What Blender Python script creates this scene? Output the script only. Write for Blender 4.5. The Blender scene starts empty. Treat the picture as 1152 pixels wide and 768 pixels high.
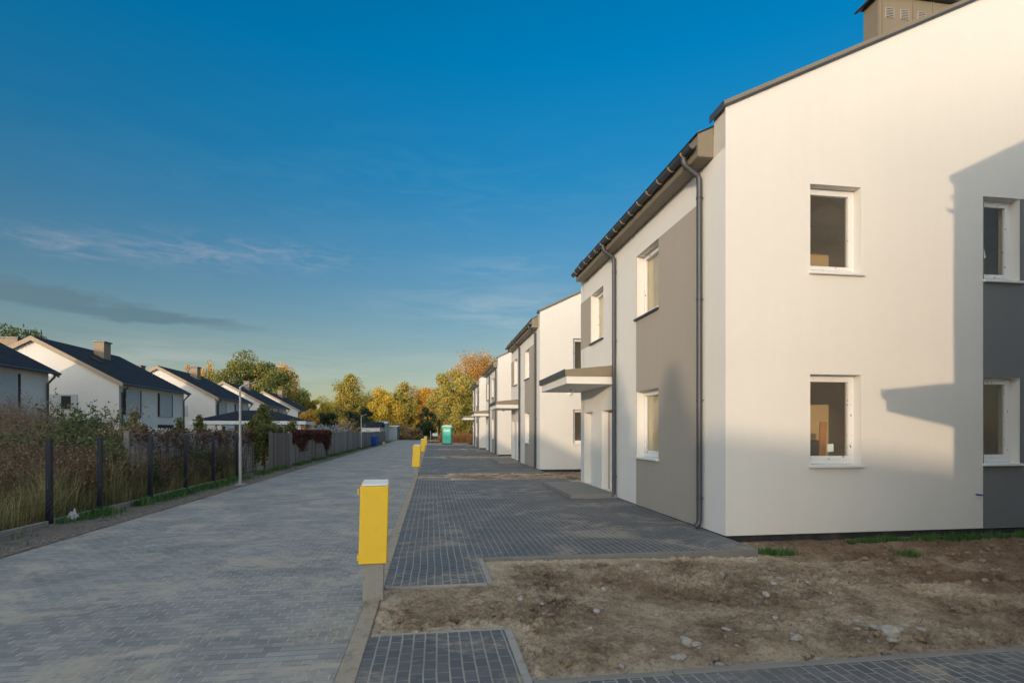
import bpy, bmesh, math, random
import numpy as np
from mathutils import Vector, Matrix, noise

R = math.radians
PI = math.pi
random.seed(7)
rng = np.random.default_rng(11)
scene = bpy.context.scene
COL = scene.collection

# ------------------------------------------------------------------ scene frame
F_PX, CX, HY = 610.0, 576.0, 484.5          # focal length / principal column / horizon row of the photo
YAW = math.atan2(90.5, F_PX)
EYE = 1.60
SUN_AZ = math.atan2(0.64, 1.0)              # light travels towards (sin, cos) of this
SUN_EL = R(6.5)


def at(px, depth):
    """ground point seen in column px at the given distance along the view axis"""
    lat = (px - CX) / F_PX * depth
    return (depth * math.sin(YAW) + lat * math.cos(YAW), depth * math.cos(YAW) - lat * math.sin(YAW))


def zat(py, depth):
    return EYE + (HY - py) * depth / F_PX


# ------------------------------------------------------------------ object helpers
def tag(o, label=None, cat=None, group=None, kind=None):
    if label: o['label'] = label
    if cat: o['category'] = cat
    if group: o['group'] = group
    if kind: o['kind'] = kind
    return o


def thing(name, label, cat, loc=(0, 0, 0), rz=0.0, group=None):
    o = bpy.data.objects.new(name, None)
    o.empty_display_size = 0.3
    COL.objects.link(o)
    o.location = loc
    o.rotation_euler = (0, 0, rz)
    return tag(o, label, cat, group)


def copy_tree(o, parent=None, skip=()):
    c = o.copy()
    COL.objects.link(c)
    if parent is not None:
        c.parent = parent
    for ch in list(o.children):
        if ch.name.split('.')[0] in skip:
            continue
        copy_tree(ch, c, skip)
    return c


class MB:
    """collects polygons and builds ONE mesh object"""
    def __init__(self):
        self.v = []; self.f = []

    def poly(self, pts):
        n = len(self.v)
        self.v += [tuple(p) for p in pts]
        self.f.append(tuple(range(n, n + len(pts))))
        return self

    def hull8(self, p):
        n = len(self.v)
        self.v += [tuple(q) for q in p]
        for f in ((0, 3, 2, 1), (4, 5, 6, 7), (0, 1, 5, 4), (1, 2, 6, 5), (2, 3, 7, 6), (3, 0, 4, 7)):
            self.f.append(tuple(n + i for i in f))
        return self

    def box(self, x0, x1, y0, y1, z0, z1):
        return self.hull8([(x0, y0, z0), (x1, y0, z0), (x1, y1, z0), (x0, y1, z0),
                           (x0, y0, z1), (x1, y0, z1), (x1, y1, z1), (x0, y1, z1)])

    def prism(self, prof, y0, y1):
        """profile in (x,z) extruded along y"""
        n = len(self.v); k = len(prof)
        self.v += [(x, y0, z) for x, z in prof] + [(x, y1, z) for x, z in prof]
        self.f.append(tuple(range(n, n + k)))
        self.f.append(tuple(range(n + 2 * k - 1, n + k - 1, -1)))
        for i in range(k):
            j = (i + 1) % k
            self.f.append((n + i, n + k + i, n + k + j, n + j))
        return self

    def tube(self, pts, r, seg=10, caps=True):
        pts = [Vector(p) for p in pts]
        rr = r if isinstance(r, (list, tuple)) else [r] * len(pts)
        n = len(self.v)
        prev = None
        for i, p in enumerate(pts):
            d = (pts[min(i + 1, len(pts) - 1)] - pts[max(i - 1, 0)])
            d = d.normalized() if d.length > 1e-9 else Vector((0, 0, 1))
            if prev is None:
                a = Vector((1, 0, 0)) if abs(d.x) < 0.8 else Vector((0, 1, 0))
            else:
                a = prev
            u = (a - d * a.dot(d)).normalized()
            w = d.cross(u)
            prev = u
            for k in range(seg):
                t = 2 * PI * k / seg
                q = p + (u * math.cos(t) + w * math.sin(t)) * rr[i]
                self.v.append(tuple(q))
        for i in range(len(pts) - 1):
            for k in range(seg):
                a = n + i * seg + k; b = n + i * seg + (k + 1) % seg
                self.f.append((a, b, b + seg, a + seg))
        if caps:
            self.f.append(tuple(n + k for k in range(seg - 1, -1, -1)))
            e = n + (len(pts) - 1) * seg
            self.f.append(tuple(e + k for k in range(seg)))
        return self

    def build(self, name, mat, parent=None, smooth=False, bevel=0.0, loc=None, fix=True):
        me = bpy.data.meshes.new(name)
        me.from_pydata(self.v, [], self.f)
        if fix:
            bm = bmesh.new(); bm.from_mesh(me)
            bmesh.ops.recalc_face_normals(bm, faces=bm.faces)
            bm.to_mesh(me); bm.free()
        me.materials.append(mat)
        o = bpy.data.objects.new(name, me)
        COL.objects.link(o)
        if parent is not None: o.parent = parent
        if loc is not None: o.location = loc
        if smooth:
            me.shade_smooth()
            try:
                me.set_sharp_from_angle(angle=R(40))
            except Exception:
                pass
        if bevel > 0:
            m = o.modifiers.new('bevel', 'BEVEL'); m.width = bevel; m.segments = 2
            m.limit_method = 'ANGLE'; m.angle_limit = R(40)
        return o


def np_mesh(name, verts, quads, mat, parent=None, loc=None, tris=None, smooth=False):
    me = bpy.data.meshes.new(name)
    nv = len(verts)
    nq = 0 if quads is None else len(quads)
    nt = 0 if tris is None else len(tris)
    me.vertices.add(nv)
    me.vertices.foreach_set('co', np.asarray(verts, dtype=np.float32).ravel())
    li = []
    st = []
    if nq:
        li.append(np.asarray(quads, dtype=np.int32).ravel()); st.append(np.arange(nq, dtype=np.int32) * 4)
    if nt:
        li.append(np.asarray(tris, dtype=np.int32).ravel()); st.append(np.arange(nt, dtype=np.int32) * 3 + nq * 4)
    li = np.concatenate(li); st = np.concatenate(st)
    me.loops.add(len(li)); me.loops.foreach_set('vertex_index', li)
    me.polygons.add(len(st)); me.polygons.foreach_set('loop_start', st)
    me.update(calc_edges=True); me.validate()
    me.materials.append(mat)
    if smooth: me.shade_smooth()
    o = bpy.data.objects.new(name, me)
    COL.objects.link(o)
    if parent is not None: o.parent = parent
    if loc is not None: o.location = loc
    return o


# ------------------------------------------------------------------ node helpers
class NT:
    def __init__(self, tree): self.t = tree; self.n = tree.nodes; self.l = tree.links

    def new(self, typ, ins=None, **attr):
        nd = self.n.new(typ)
        for k, v in attr.items(): setattr(nd, k, v)
        for k, v in (ins or {}).items(): self.set(nd.inputs[k], v)
        return nd

    def set(self, sock, v):
        if isinstance(v, bpy.types.NodeSocket): self.l.new(v, sock)
        else: sock.default_value = v

    def math(self, op, a, b=None, c=None, clamp=False):
        nd = self.n.new('ShaderNodeMath'); nd.operation = op; nd.use_clamp = clamp
        self.set(nd.inputs[0], a)
        if b is not None: self.set(nd.inputs[1], b)
        if c is not None: self.set(nd.inputs[2], c)
        return nd.outputs[0]

    def mix(self, fac, a, b, blend='MIX'):
        nd = self.n.new('ShaderNodeMix'); nd.data_type = 'RGBA'; nd.blend_type = blend
        self.set(nd.inputs[0], fac)
        for s, v in ((nd.inputs[6], a), (nd.inputs[7], b)):
            if not isinstance(v, bpy.types.NodeSocket) and len(v) == 3: v = (*v, 1)
            self.set(s, v)
        return nd.outputs[2]

    def noise(self, vec, scale, detail=4, rough=0.55, dist=0.0):
        nd = self.n.new('ShaderNodeTexNoise')
        if vec is not None: self.l.new(vec, nd.inputs['Vector'])
        nd.inputs['Scale'].default_value = scale; nd.inputs['Detail'].default_value = detail
        nd.inputs['Roughness'].default_value = rough; nd.inputs['Distortion'].default_value = dist
        return nd.outputs['Fac']

    def ramp(self, fac, stops, interp='LINEAR'):
        nd = self.n.new('ShaderNodeValToRGB'); nd.color_ramp.interpolation = interp
        e = nd.color_ramp.elements
        while len(e) < len(stops): e.new(0.5)
        for el, (p, c) in zip(e, stops):
            el.position = p
            el.color = (c, c, c, 1) if isinstance(c, (int, float)) else (*c, 1)
        self.l.new(fac, nd.inputs[0])
        return nd.outputs[0]

    def mapping(self, vec, scale=(1, 1, 1), rot=(0, 0, 0), loc=(0, 0, 0)):
        nd = self.n.new('ShaderNodeMapping')
        self.l.new(vec, nd.inputs[0])
        nd.inputs['Scale'].default_value = scale; nd.inputs['Rotation'].default_value = rot
        nd.inputs['Location'].default_value = loc
        return nd.outputs[0]


def new_mat(name):
    m = bpy.data.materials.new(name); m.use_nodes = True
    t = NT(m.node_tree)
    b = m.node_tree.nodes['Principled BSDF']
    return m, t, b


def bump(t, b, height, strength=0.3, dist=0.01):
    nd = t.new('ShaderNodeBump', {'Strength': strength, 'Distance': dist, 'Height': height})
    t.l.new(nd.outputs[0], b.inputs['Normal'])


def coords(t, which='Object'):
    return t.new('ShaderNodeTexCoord').outputs[which]


def world_pos(t):
    return t.new('ShaderNodeNewGeometry').outputs['Position']


def mat_rough(name, col, var=0.12, scale=3.0, rough=0.8, bscale=60, bstr=0.25, bdist=0.004, metallic=0.0, spec=0.3, stains=None):
    """weathered solid surface: low-frequency mottling plus a fine grain"""
    m, t, b = new_mat(name)
    p = coords(t)
    n1 = t.noise(p, scale, 5, 0.6)
    n2 = t.noise(p, bscale, 3, 0.6)
    c0 = tuple(max(0, c * (1 - var)) for c in col); c1 = tuple(min(1, c * (1 + var)) for c in col)
    c = t.mix(n1, c0, c1)
    if stains:
        sc, amt, scol = stains
        s = t.ramp(t.noise(p, sc, 6, 0.65, 0.4), [(0.52, 0.0), (0.72, 1.0)])
        c = t.mix(t.math('MULTIPLY', s, amt), c, scol)
    t.l.new(c, b.inputs['Base Color'])
    t.set(b.inputs['Roughness'], t.math('MULTIPLY_ADD', n1, 0.25, rough - 0.12))
    b.inputs['Metallic'].default_value = metallic
    b.inputs['Specular IOR Level'].default_value = spec
    bump(t, b, n2, bstr, bdist)
    return m


def mat_stucco(name, col, streak=0.10):
    m, t, b = new_mat(name)
    p = coords(t)
    big = t.noise(p, 0.55, 5, 0.6, 0.3)
    mid = t.noise(p, 5.0, 4, 0.6)
    st = t.noise(t.mapping(p, (3.0, 3.0, 0.22)), 1.6, 5, 0.65)
    grain = t.noise(p, 170, 2, 0.7)
    gr2 = t.noise(p, 45, 3, 0.6)
    f = t.math('ADD', t.math('MULTIPLY', big, 0.5), t.math('ADD', t.math('MULTIPLY', mid, 0.2), t.math('MULTIPLY', st, 0.3)))
    c = t.mix(t.ramp(f, [(0.3, 0.0), (0.7, 1.0)]), tuple(x * (1 - streak) for x in col), tuple(min(1, x * (1 + streak * 0.4)) for x in col))
    c = t.mix(t.math('MULTIPLY', grain, 0.10), c, tuple(x * 0.6 for x in col))
    t.l.new(c, b.inputs['Base Color'])
    b.inputs['Roughness'].default_value = 0.9
    b.inputs['Specular IOR Level'].default_value = 0.15
    h = t.math('ADD', grain, t.math('MULTIPLY', gr2, 0.8))
    bump(t, b, h, 0.35, 0.004)
    return m


def mat_pavers(name, ca, cb, joint, along_y, sand=0.5, tone=0.25, sandcol=(0.30, 0.25, 0.19), seed=0.0, jw=0.011, offs=0.42, cross=None):
    m, t, b = new_mat(name)
    p = world_pos(t)
    wob = t.new('ShaderNodeTexNoise', {'Scale': 1.3, 'Detail': 2.0}); t.l.new(p, wob.inputs['Vector'])
    wv = t.new('ShaderNodeVectorMath', operation='MULTIPLY_ADD')
    t.l.new(wob.outputs['Color'], wv.inputs[0]); wv.inputs[1].default_value = (0.035, 0.035, 0); t.l.new(p, wv.inputs[2])
    q = wv.outputs[0]
    if along_y: q = t.mapping(q, rot=(0, 0, PI / 2), loc=(seed, seed * 0.7, 0))
    else: q = t.mapping(q, loc=(seed, seed * 0.7, 0))
    br = t.new('ShaderNodeTexBrick', {'Scale': 1.0, 'Mortar Size': jw * 0.5, 'Mortar Smooth': 0.35, 'Bias': 0.0,
                                      'Brick Width': 0.142, 'Row Height': 0.0875})
    br.offset = offs; br.offset_frequency = 2; br.squash = 1.0
    t.l.new(q, br.inputs['Vector'])
    br.inputs['Color1'].default_value = (0, 0, 0, 1); br.inputs['Color2'].default_value = (1, 1, 1, 1)
    br.inputs['Mortar'].default_value = (0.5, 0.5, 0.5, 1)
    per = t.ramp(br.outputs['Color'], [(0.0, 0.0), (1.0, 1.0)])
    low = t.noise(t.mapping(p, (1.0, 1.5, 1.0)), 0.7, 6, 0.68, 0.5)
    mid = t.noise(p, 4.0, 5, 0.65)
    fine = t.noise(p, 70, 3, 0.6)
    f = t.math('ADD', t.math('MULTIPLY', per, 0.42), t.math('ADD', t.math('MULTIPLY', t.ramp(low, [(0.38, 0), (0.62, 1)]), 0.38), t.math('MULTIPLY', mid, 0.20)))
    c = t.mix(f, ca, cb)
    c = t.mix(t.math('MULTIPLY', fine, tone), c, tuple(x * 0.45 for x in ca))
    # joint filling: sandy, brushed away in places
    jv = t.ramp(t.noise(p, 1.1, 4, 0.6), [(0.30, 0.15), (0.62, 1.0)])
    sq = t.new('ShaderNodeSeparateXYZ'); t.l.new(q, sq.inputs[0])
    fq = t.math('FRACT', t.math('DIVIDE', sq.outputs[1], 0.0875))
    along = t.math('LESS_THAN', t.math('SUBTRACT', 0.5, t.math('ABSOLUTE', t.math('SUBTRACT', fq, 0.5))), 0.075)
    jl = t.mix(along, cross or joint, joint)
    jc = t.mix(jv, t.mix(0.6, jl, tuple(x * 0.5 for x in ca)), jl)
    c = t.mix(br.outputs['Fac'], c, jc)
    # loose sand lying on top
    s1 = t.noise(t.mapping(p, (1.0, 1.25, 1), loc=(seed * 3, 5.3, 0)), 0.95, 8, 0.68, 0.8)
    s2 = t.noise(p, 16, 4, 0.7)
    s = t.math('ADD', s1, t.math('MULTIPLY', t.math('SUBTRACT', s2, 0.5), 0.34))
    sm = t.ramp(s, [(0.60 - 0.10 * sand, 0.0), (0.73 - 0.10 * sand, 1.0)])
    sm = t.math('MULTIPLY', sm, t.math('MULTIPLY_ADD', br.outputs['Fac'], 0.35, 0.55))
    c = t.mix(t.math('MULTIPLY', sm, sand), c, sandcol)
    t.l.new(c, b.inputs['Base Color'])
    t.set(b.inputs['Roughness'], t.math('MULTIPLY_ADD', mid, 0.3, 0.55))
    b.inputs['Specular IOR Level'].default_value = 0.35
    inv = t.math('SUBTRACT', 1.0, br.outputs['Fac'])
    h = t.math('ADD', inv, t.math('ADD', t.math('MULTIPLY', fine, 0.25), t.math('MULTIPLY', per, 0.3)))
    bump(t, b, h, 0.7, 0.006)
    return m


def mat_leaf(name, cols, scale=0.7, trans=0.3, rough=0.6):
    """leaf colour: random per leaf plus clumps of a neighbouring hue"""
    m = bpy.data.materials.new(name); m.use_nodes = True
    t = NT(m.node_tree); t.n.clear()
    out = t.new('ShaderNodeOutputMaterial')
    g = t.new('ShaderNodeNewGeometry')
    n = t.noise(g.outputs['Position'], scale, 3, 0.6)
    f = t.math('ADD', t.math('MULTIPLY', g.outputs['Random Per Island'], 0.55), t.math('MULTIPLY', t.ramp(n, [(0.3, 0), (0.7, 1)]), 0.45))
    c = t.ramp(f, [((i + 0.5) / len(cols), c) for i, c in enumerate(cols)])
    d = t.new('ShaderNodeBsdfDiffuse'); t.l.new(c, d.inputs[0])
    tr = t.new('ShaderNodeBsdfTranslucent'); t.l.new(c, tr.inputs[0])
    mx = t.new('ShaderNodeMixShader', {0: trans}); t.l.new(d.outputs[0], mx.inputs[1]); t.l.new(tr.outputs[0], mx.inputs[2])
    gl = t.new('ShaderNodeBsdfGlossy', {'Roughness': rough}); gl.inputs[0].default_value = (1, 1, 1, 1)
    m2 = t.new('ShaderNodeMixShader', {0: 0.03}); t.l.new(mx.outputs[0], m2.inputs[1]); t.l.new(gl.outputs[0], m2.inputs[2])
    t.l.new(m2.outputs[0], out.inputs[0])
    return m


def mat_glass(name, tint=(0.95, 0.93, 0.88), refl=1.0):
    m = bpy.data.materials.new(name); m.use_nodes = True
    t = NT(m.node_tree); t.n.clear()
    out = t.new('ShaderNodeOutputMaterial')
    lw = t.new('ShaderNodeLayerWeight', {'Blend': 0.5})
    fr = t.math('MULTIPLY_ADD', t.math('POWER', lw.outputs['Facing'], 5.0), 0.90, 0.035)
    tr = t.new('ShaderNodeBsdfTransparent'); tr.inputs[0].default_value = (*tint, 1)
    gl = t.new('ShaderNodeBsdfGlossy', {'Roughness': 0.02}); gl.inputs[0].default_value = (0.9, 0.95, 1, 1)
    p = coords(t)
    nd = t.new('ShaderNodeBump', {'Strength': 0.02, 'Distance': 0.02, 'Height': t.noise(p, 1.5, 2)})
    t.l.new(nd.outputs[0], gl.inputs['Normal'])
    mx = t.new('ShaderNodeMixShader'); t.l.new(t.math('MULTIPLY', fr, 1.0 * refl, clamp=True), mx.inputs[0])
    t.l.new(tr.outputs[0], mx.inputs[1]); t.l.new(gl.outputs[0], mx.inputs[2])
    dust = t.new('ShaderNodeBsdfDiffuse'); dust.inputs[0].default_value = (0.5, 0.46, 0.4, 1)
    m2 = t.new('ShaderNodeMixShader'); t.l.new(t.math('MULTIPLY', t.noise(p, 3, 5, 0.7), 0.14), m2.inputs[0])
    t.l.new(mx.outputs[0], m2.inputs[1]); t.l.new(dust.outputs[0], m2.inputs[2])
    t.l.new(m2.outputs[0], out.inputs[0])
    return m


M = {}
M['stucco'] = mat_stucco('white_render', (0.80, 0.765, 0.70), 0.05)
M['panel'] = mat_stucco('grey_render', (0.43, 0.378, 0.315), 0.06)
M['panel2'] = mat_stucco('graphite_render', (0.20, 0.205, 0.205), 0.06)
M['plinth'] = mat_rough('bitumen_plinth', (0.035, 0.036, 0.04), 0.4, 6, 0.7, 40, 0.6, 0.01, stains=(3.0, 0.6, (0.12, 0.10, 0.08)))
M['pvc'] = mat_rough('white_pvc', (0.82, 0.82, 0.81), 0.03, 4, 0.4, 30, 0.03, 0.002, spec=0.5)
M['tape'] = mat_rough('protective_film', (0.10, 0.10, 0.11), 0.3, 30, 0.4, 80, 0.1, 0.002)
def mat_sash():
    m, t, b = new_mat('white_pvc_with_film')
    p = coords(t)
    n = t.noise(t.mapping(p, (1, 1, 1)), 16, 1, 0.4)
    d = t.ramp(n, [(0.70, 0.0), (0.715, 1.0)])
    c = t.mix(t.math('MULTIPLY', d, 0.75), t.mix(t.noise(p, 4), (0.78, 0.76, 0.72), (0.84, 0.83, 0.81)), (0.09, 0.085, 0.08))
    t.l.new(c, b.inputs['Base Color']); b.inputs['Roughness'].default_value = 0.4
    return m


M['sash'] = mat_sash()
M['sillwhite'] = mat_rough('white_sill', (0.78, 0.77, 0.74), 0.06, 8, 0.45, 50, 0.05, 0.002)
M['silldark'] = mat_rough('anthracite_sill', (0.06, 0.065, 0.075), 0.15, 8, 0.4, 50, 0.05, 0.002)
M['glass'] = mat_glass('window_glass')
M['paper'] = mat_rough('pale_sticker', (0.74, 0.80, 0.72), 0.05, 20, 0.6, 50, 0.05, 0.001)
M['plaster'] = mat_rough('raw_plaster', (0.88, 0.71, 0.44), 0.12, 2.0, 0.9, 30, 0.3, 0.004)
M['cream'] = mat_rough('cream_plaster', (0.80, 0.71, 0.53), 0.06, 2.0, 0.9, 30, 0.3, 0.004)
M['screed'] = mat_rough('screed', (0.52, 0.46, 0.38), 0.2, 2.0, 0.9, 30, 0.3, 0.004)
M['board'] = mat_rough('orange_board', (0.55, 0.27, 0.10), 0.15, 6.0, 0.7, 30, 0.2, 0.004)
M['bronze'] = mat_rough('bronze_sheet_metal', (0.235, 0.195, 0.135), 0.10, 1.5, 0.45, 120, 0.04, 0.002, spec=0.45, stains=(2.0, 0.25, (0.16, 0.14, 0.11)))
M['graphite'] = mat_rough('graphite_metal', (0.055, 0.06, 0.068), 0.12, 3.0, 0.42, 80, 0.05, 0.002, spec=0.5)
M['doorwhite'] = mat_rough('door_white', (0.76, 0.75, 0.72), 0.05, 3, 0.45, 40, 0.05, 0.002)
M['chip'] = mat_rough('site_door_board', (0.36, 0.22, 0.13), 0.35, 5, 0.8, 60, 0.5, 0.01, stains=(4.0, 0.6, (0.14, 0.09, 0.06)))
M['concrete'] = mat_rough('concrete', (0.215, 0.205, 0.185), 0.18, 4, 0.85, 90, 0.5, 0.006, stains=(3.0, 0.5, (0.16, 0.14, 0.12)))
M['stepside'] = mat_rough('step_concrete', (0.25, 0.235, 0.21), 0.2, 4, 0.85, 90, 0.5, 0.006, stains=(2.0, 0.5, (0.30, 0.25, 0.19)))
M['kerb'] = mat_rough('sandy_kerb', (0.36, 0.305, 0.23), 0.2, 5, 0.9, 80, 0.5, 0.008, stains=(9.0, 0.7, (0.13, 0.12, 0.11)))
M['edging'] = mat_rough('edging_stone', (0.34, 0.315, 0.275), 0.2, 6, 0.85, 90, 0.5, 0.006, stains=(6.0, 0.6, (0.12, 0.12, 0.12)))
M['yellow'] = mat_rough('yellow_paint', (0.95, 0.59, 0.033), 0.05, 3, 0.5, 60, 0.08, 0.002, spec=0.4, stains=(7.0, 0.10, (0.35, 0.24, 0.08)))
M['lid'] = mat_rough('pale_lid', (0.80, 0.78, 0.70), 0.06, 8, 0.5, 60, 0.08, 0.002)
M['pedestal'] = mat_rough('weathered_base', (0.32, 0.305, 0.265), 0.16, 10, 0.85, 120, 0.4, 0.004, stains=(9.0, 0.5, (0.13, 0.12, 0.10)))
M['galv'] = mat_rough('galvanised_steel', (0.46, 0.46, 0.45), 0.10, 6, 0.5, 60, 0.06, 0.002, metallic=0.2, spec=0.5)
M['lamphead'] = mat_rough('lamp_head_grey', (0.34, 0.34, 0.33), 0.06, 6, 0.45, 60, 0.06, 0.002)
M['postdark'] = mat_rough('anthracite_post', (0.018, 0.024, 0.034), 0.15, 6, 0.5, 60, 0.08, 0.002)
M['lwall'] = mat_stucco('left_white_render', (0.78, 0.75, 0.70), 0.06)
M['lpanel'] = mat_stucco('pale_grey_panel', (0.50, 0.51, 0.52), 0.06)
M['ldark'] = mat_rough('dark_window', (0.014, 0.016, 0.02), 0.2, 4, 0.5, 40, 0.02, 0.002, spec=0.25)
M['verge'] = mat_rough('tan_verge_board', (0.40, 0.31, 0.22), 0.12, 3, 0.7, 50, 0.2, 0.004)
M['chimbrick'] = mat_rough('tan_chimney_render', (0.33, 0.26, 0.18), 0.15, 5, 0.85, 50, 0.5, 0.01)
M['trellis'] = mat_rough('white_painted_wood', (0.72, 0.72, 0.70), 0.08, 6, 0.7, 60, 0.2, 0.003)
M['bark'] = mat_rough('bark', (0.10, 0.08, 0.06), 0.3, 6, 0.9, 25, 0.8, 0.03)
M['twig'] = mat_rough('dry_twigs', (0.16, 0.095, 0.07), 0.35, 2, 0.9, 40, 0.3, 0.01)
M['twig2'] = mat_rough('pale_dry_stalks', (0.28, 0.205, 0.14), 0.35, 2, 0.9, 40, 0.3, 0.01)
M['green_plastic'] = mat_rough('green_plastic', (0.09, 0.58, 0.42), 0.10, 3, 0.5, 50, 0.08, 0.003, spec=0.4)
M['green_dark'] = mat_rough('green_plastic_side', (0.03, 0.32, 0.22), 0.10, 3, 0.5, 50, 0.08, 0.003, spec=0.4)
M['mint'] = mat_rough('pale_mint_plastic', (0.55, 0.74, 0.66), 0.06, 3, 0.5, 50, 0.08, 0.003)
M['white'] = mat_rough('white_board', (0.78, 0.77, 0.74), 0.05, 6, 0.6, 60, 0.1, 0.003)
M['blue'] = mat_rough('blue_plastic', (0.02, 0.06, 0.26), 0.12, 4, 0.5, 50, 0.08, 0.003)
M['bag'] = mat_rough('white_plastic_bag', (0.55, 0.56, 0.55), 0.08, 9, 0.5, 30, 0.4, 0.01)
M['brickbit'] = mat_rough('orange_brick', (0.42, 0.17, 0.09), 0.2, 20, 0.9, 60, 0.5, 0.004)
M['shedwall'] = mat_rough('pale_blue_wall', (0.36, 0.42, 0.46), 0.12, 2, 0.8, 40, 0.2, 0.004)


def mat_ribbed(name, col, period, axis, depth=0.01, rough=0.55, dark=0.45, tones=0.0):
    m, t, b = new_mat(name)
    p = coords(t)
    sep = t.new('ShaderNodeSeparateXYZ'); t.l.new(p, sep.inputs[0])
    fr = t.math('FRACT', t.math('DIVIDE', sep.outputs[axis], period))
    cell = t.math('FLOOR', t.math('DIVIDE', sep.outputs[axis], period))
    wn = t.new('ShaderNodeTexWhiteNoise', noise_dimensions='1D'); t.l.new(cell, wn.inputs['W'])
    groove = t.ramp(fr, [(0.0, 0.0), (0.08, 1.0), (0.88, 1.0), (0.96, 0.0)])
    n = t.noise(p, 3, 4)
    c = t.mix(n, tuple(x * 0.85 for x in col), tuple(x * 1.12 for x in col))
    if tones: c = t.mix(t.math('MULTIPLY', wn.outputs[0], tones), c, tuple(x * 0.45 for x in col))
    c = t.mix(groove, tuple(x * dark for x in col), c)
    t.l.new(c, b.inputs['Base Color']); b.inputs['Roughness'].default_value = rough
    bump(t, b, groove, 0.9, depth)
    return m


M['soffit'] = mat_ribbed('ribbed_soffit', (0.26, 0.21, 0.15), 0.09, 1)
M['boards'] = mat_ribbed('weathered_fence_boards', (0.30, 0.28, 0.26), 0.16, 1, 0.02, 0.9, 0.25, 0.8)
M['gatewood'] = mat_ribbed('brown_fence_boards', (0.24, 0.20, 0.17), 0.16, 1, 0.02, 0.9, 0.3, 0.8)


def mat_tiles(name, col):
    m, t, b = new_mat(name)
    p = coords(t)
    br = t.new('ShaderNodeTexBrick', {'Scale': 1.0, 'Mortar Size': 0.012, 'Mortar Smooth': 0.3, 'Brick Width': 0.33, 'Row Height': 0.30})
    sep = t.new('ShaderNodeSeparateXYZ'); t.l.new(p, sep.inputs[0])
    cmb = t.new('ShaderNodeCombineXYZ'); t.l.new(sep.outputs[1], cmb.inputs[0]); t.l.new(sep.outputs[0], cmb.inputs[1])
    t.l.new(cmb.outputs[0], br.inputs['Vector'])
    br.inputs['Color1'].default_value = (*[c * 0.75 for c in col], 1); br.inputs['Color2'].default_value = (*[c * 1.25 for c in col], 1)
    br.inputs['Mortar'].default_value = (*[c * 0.3 for c in col], 1)
    t.l.new(br.outputs['Color'], b.inputs['Base Color'])
    b.inputs['Roughness'].default_value = 0.75; b.inputs['Specular IOR Level'].default_value = 0.2
    bump(t, b, t.math('SUBTRACT', 1.0, br.outputs['Fac']), 0.8, 0.015)
    return m


M['tiles'] = mat_tiles('dark_roof_tiles', (0.020, 0.022, 0.028))


def mat_concrete_fence():
    m, t, b = new_mat('cast_concrete_panels')
    p = coords(t)
    br = t.new('ShaderNodeTexBrick', {'Scale': 1.0, 'Mortar Size': 0.014, 'Mortar Smooth': 0.4, 'Brick Width': 0.42, 'Row Height': 0.17})
    sep = t.new('ShaderNodeSeparateXYZ'); t.l.new(p, sep.inputs[0])
    cmb = t.new('ShaderNodeCombineXYZ'); t.l.new(sep.outputs[1], cmb.inputs[0]); t.l.new(sep.outputs[2], cmb.inputs[1])
    t.l.new(cmb.outputs[0], br.inputs['Vector'])
    br.inputs['Color1'].default_value = (0.46, 0.45, 0.43, 1); br.inputs['Color2'].default_value = (0.55, 0.54, 0.51, 1)
    br.inputs['Mortar'].default_value = (0.36, 0.35, 0.34, 1)
    st = t.ramp(t.noise(t.mapping(p, (1, 1.4, 0.6)), 2.2, 6, 0.7, 0.5), [(0.42, 0), (0.68, 1)])
    c = t.mix(t.math('MULTIPLY', st, 0.60), br.outputs['Color'], (0.08, 0.085, 0.07))
    t.l.new(c, b.inputs['Base Color']); b.inputs['Roughness'].default_value = 0.9
    bump(t, b, t.math('ADD', t.math('SUBTRACT', 1.0, br.outputs['Fac']), t.noise(p, 30, 4)), 0.6, 0.015)
    return m


M['cfence'] = mat_concrete_fence()

# leaves
M['lf_oak'] = mat_leaf('leaves_oak', [(0.0747, 0.111, 0.0377), (0.1157, 0.1673, 0.0459), (0.1876, 0.2237, 0.0542), (0.3721, 0.314, 0.0644), (0.5567, 0.3817, 0.0746)], 0.28)
M['lf_olive'] = mat_leaf('leaves_olive', [(0.2124, 0.2441, 0.0703), (0.3221, 0.3154, 0.0741), (0.4759, 0.4104, 0.0897), (0.6734, 0.5054, 0.0994), (0.7833, 0.5292, 0.0897)], 0.4)
M['lf_yellow'] = mat_leaf('leaves_yellow', [(0.3617, 0.329, 0.0675), (0.6269, 0.5125, 0.0767), (0.8, 0.6271, 0.0767), (0.8, 0.5813, 0.0857), (0.8, 0.4438, 0.0857)], 0.3)
M['lf_orange'] = mat_leaf('leaves_orange', [(0.4252, 0.2759, 0.0664), (0.7551, 0.4534, 0.0752), (0.8, 0.5198, 0.0752), (0.8, 0.409, 0.0839)], 0.3)
M['lf_pale'] = mat_leaf('leaves_pale_orange', [(0.5908, 0.4187, 0.1884), (0.7681, 0.5146, 0.2042), (0.8, 0.4571, 0.157)], 0.4)
M['lf_rust'] = mat_leaf('leaves_rust', [(0.316, 0.2147, 0.0839), (0.5337, 0.311, 0.0927), (0.712, 0.3967, 0.0927), (0.7316, 0.4824, 0.119)], 0.35)
M['lf_dark'] = mat_leaf('leaves_dark_green', [(0.0168, 0.035, 0.014), (0.0308, 0.063, 0.0196), (0.049, 0.084, 0.0252)], 0.6)
M['lf_thuja'] = mat_leaf('leaves_conifer', [(0.0438, 0.068, 0.0194), (0.0972, 0.1216, 0.0292), (0.1823, 0.1823, 0.0365), (0.243, 0.2065, 0.0486)], 1.2)
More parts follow.
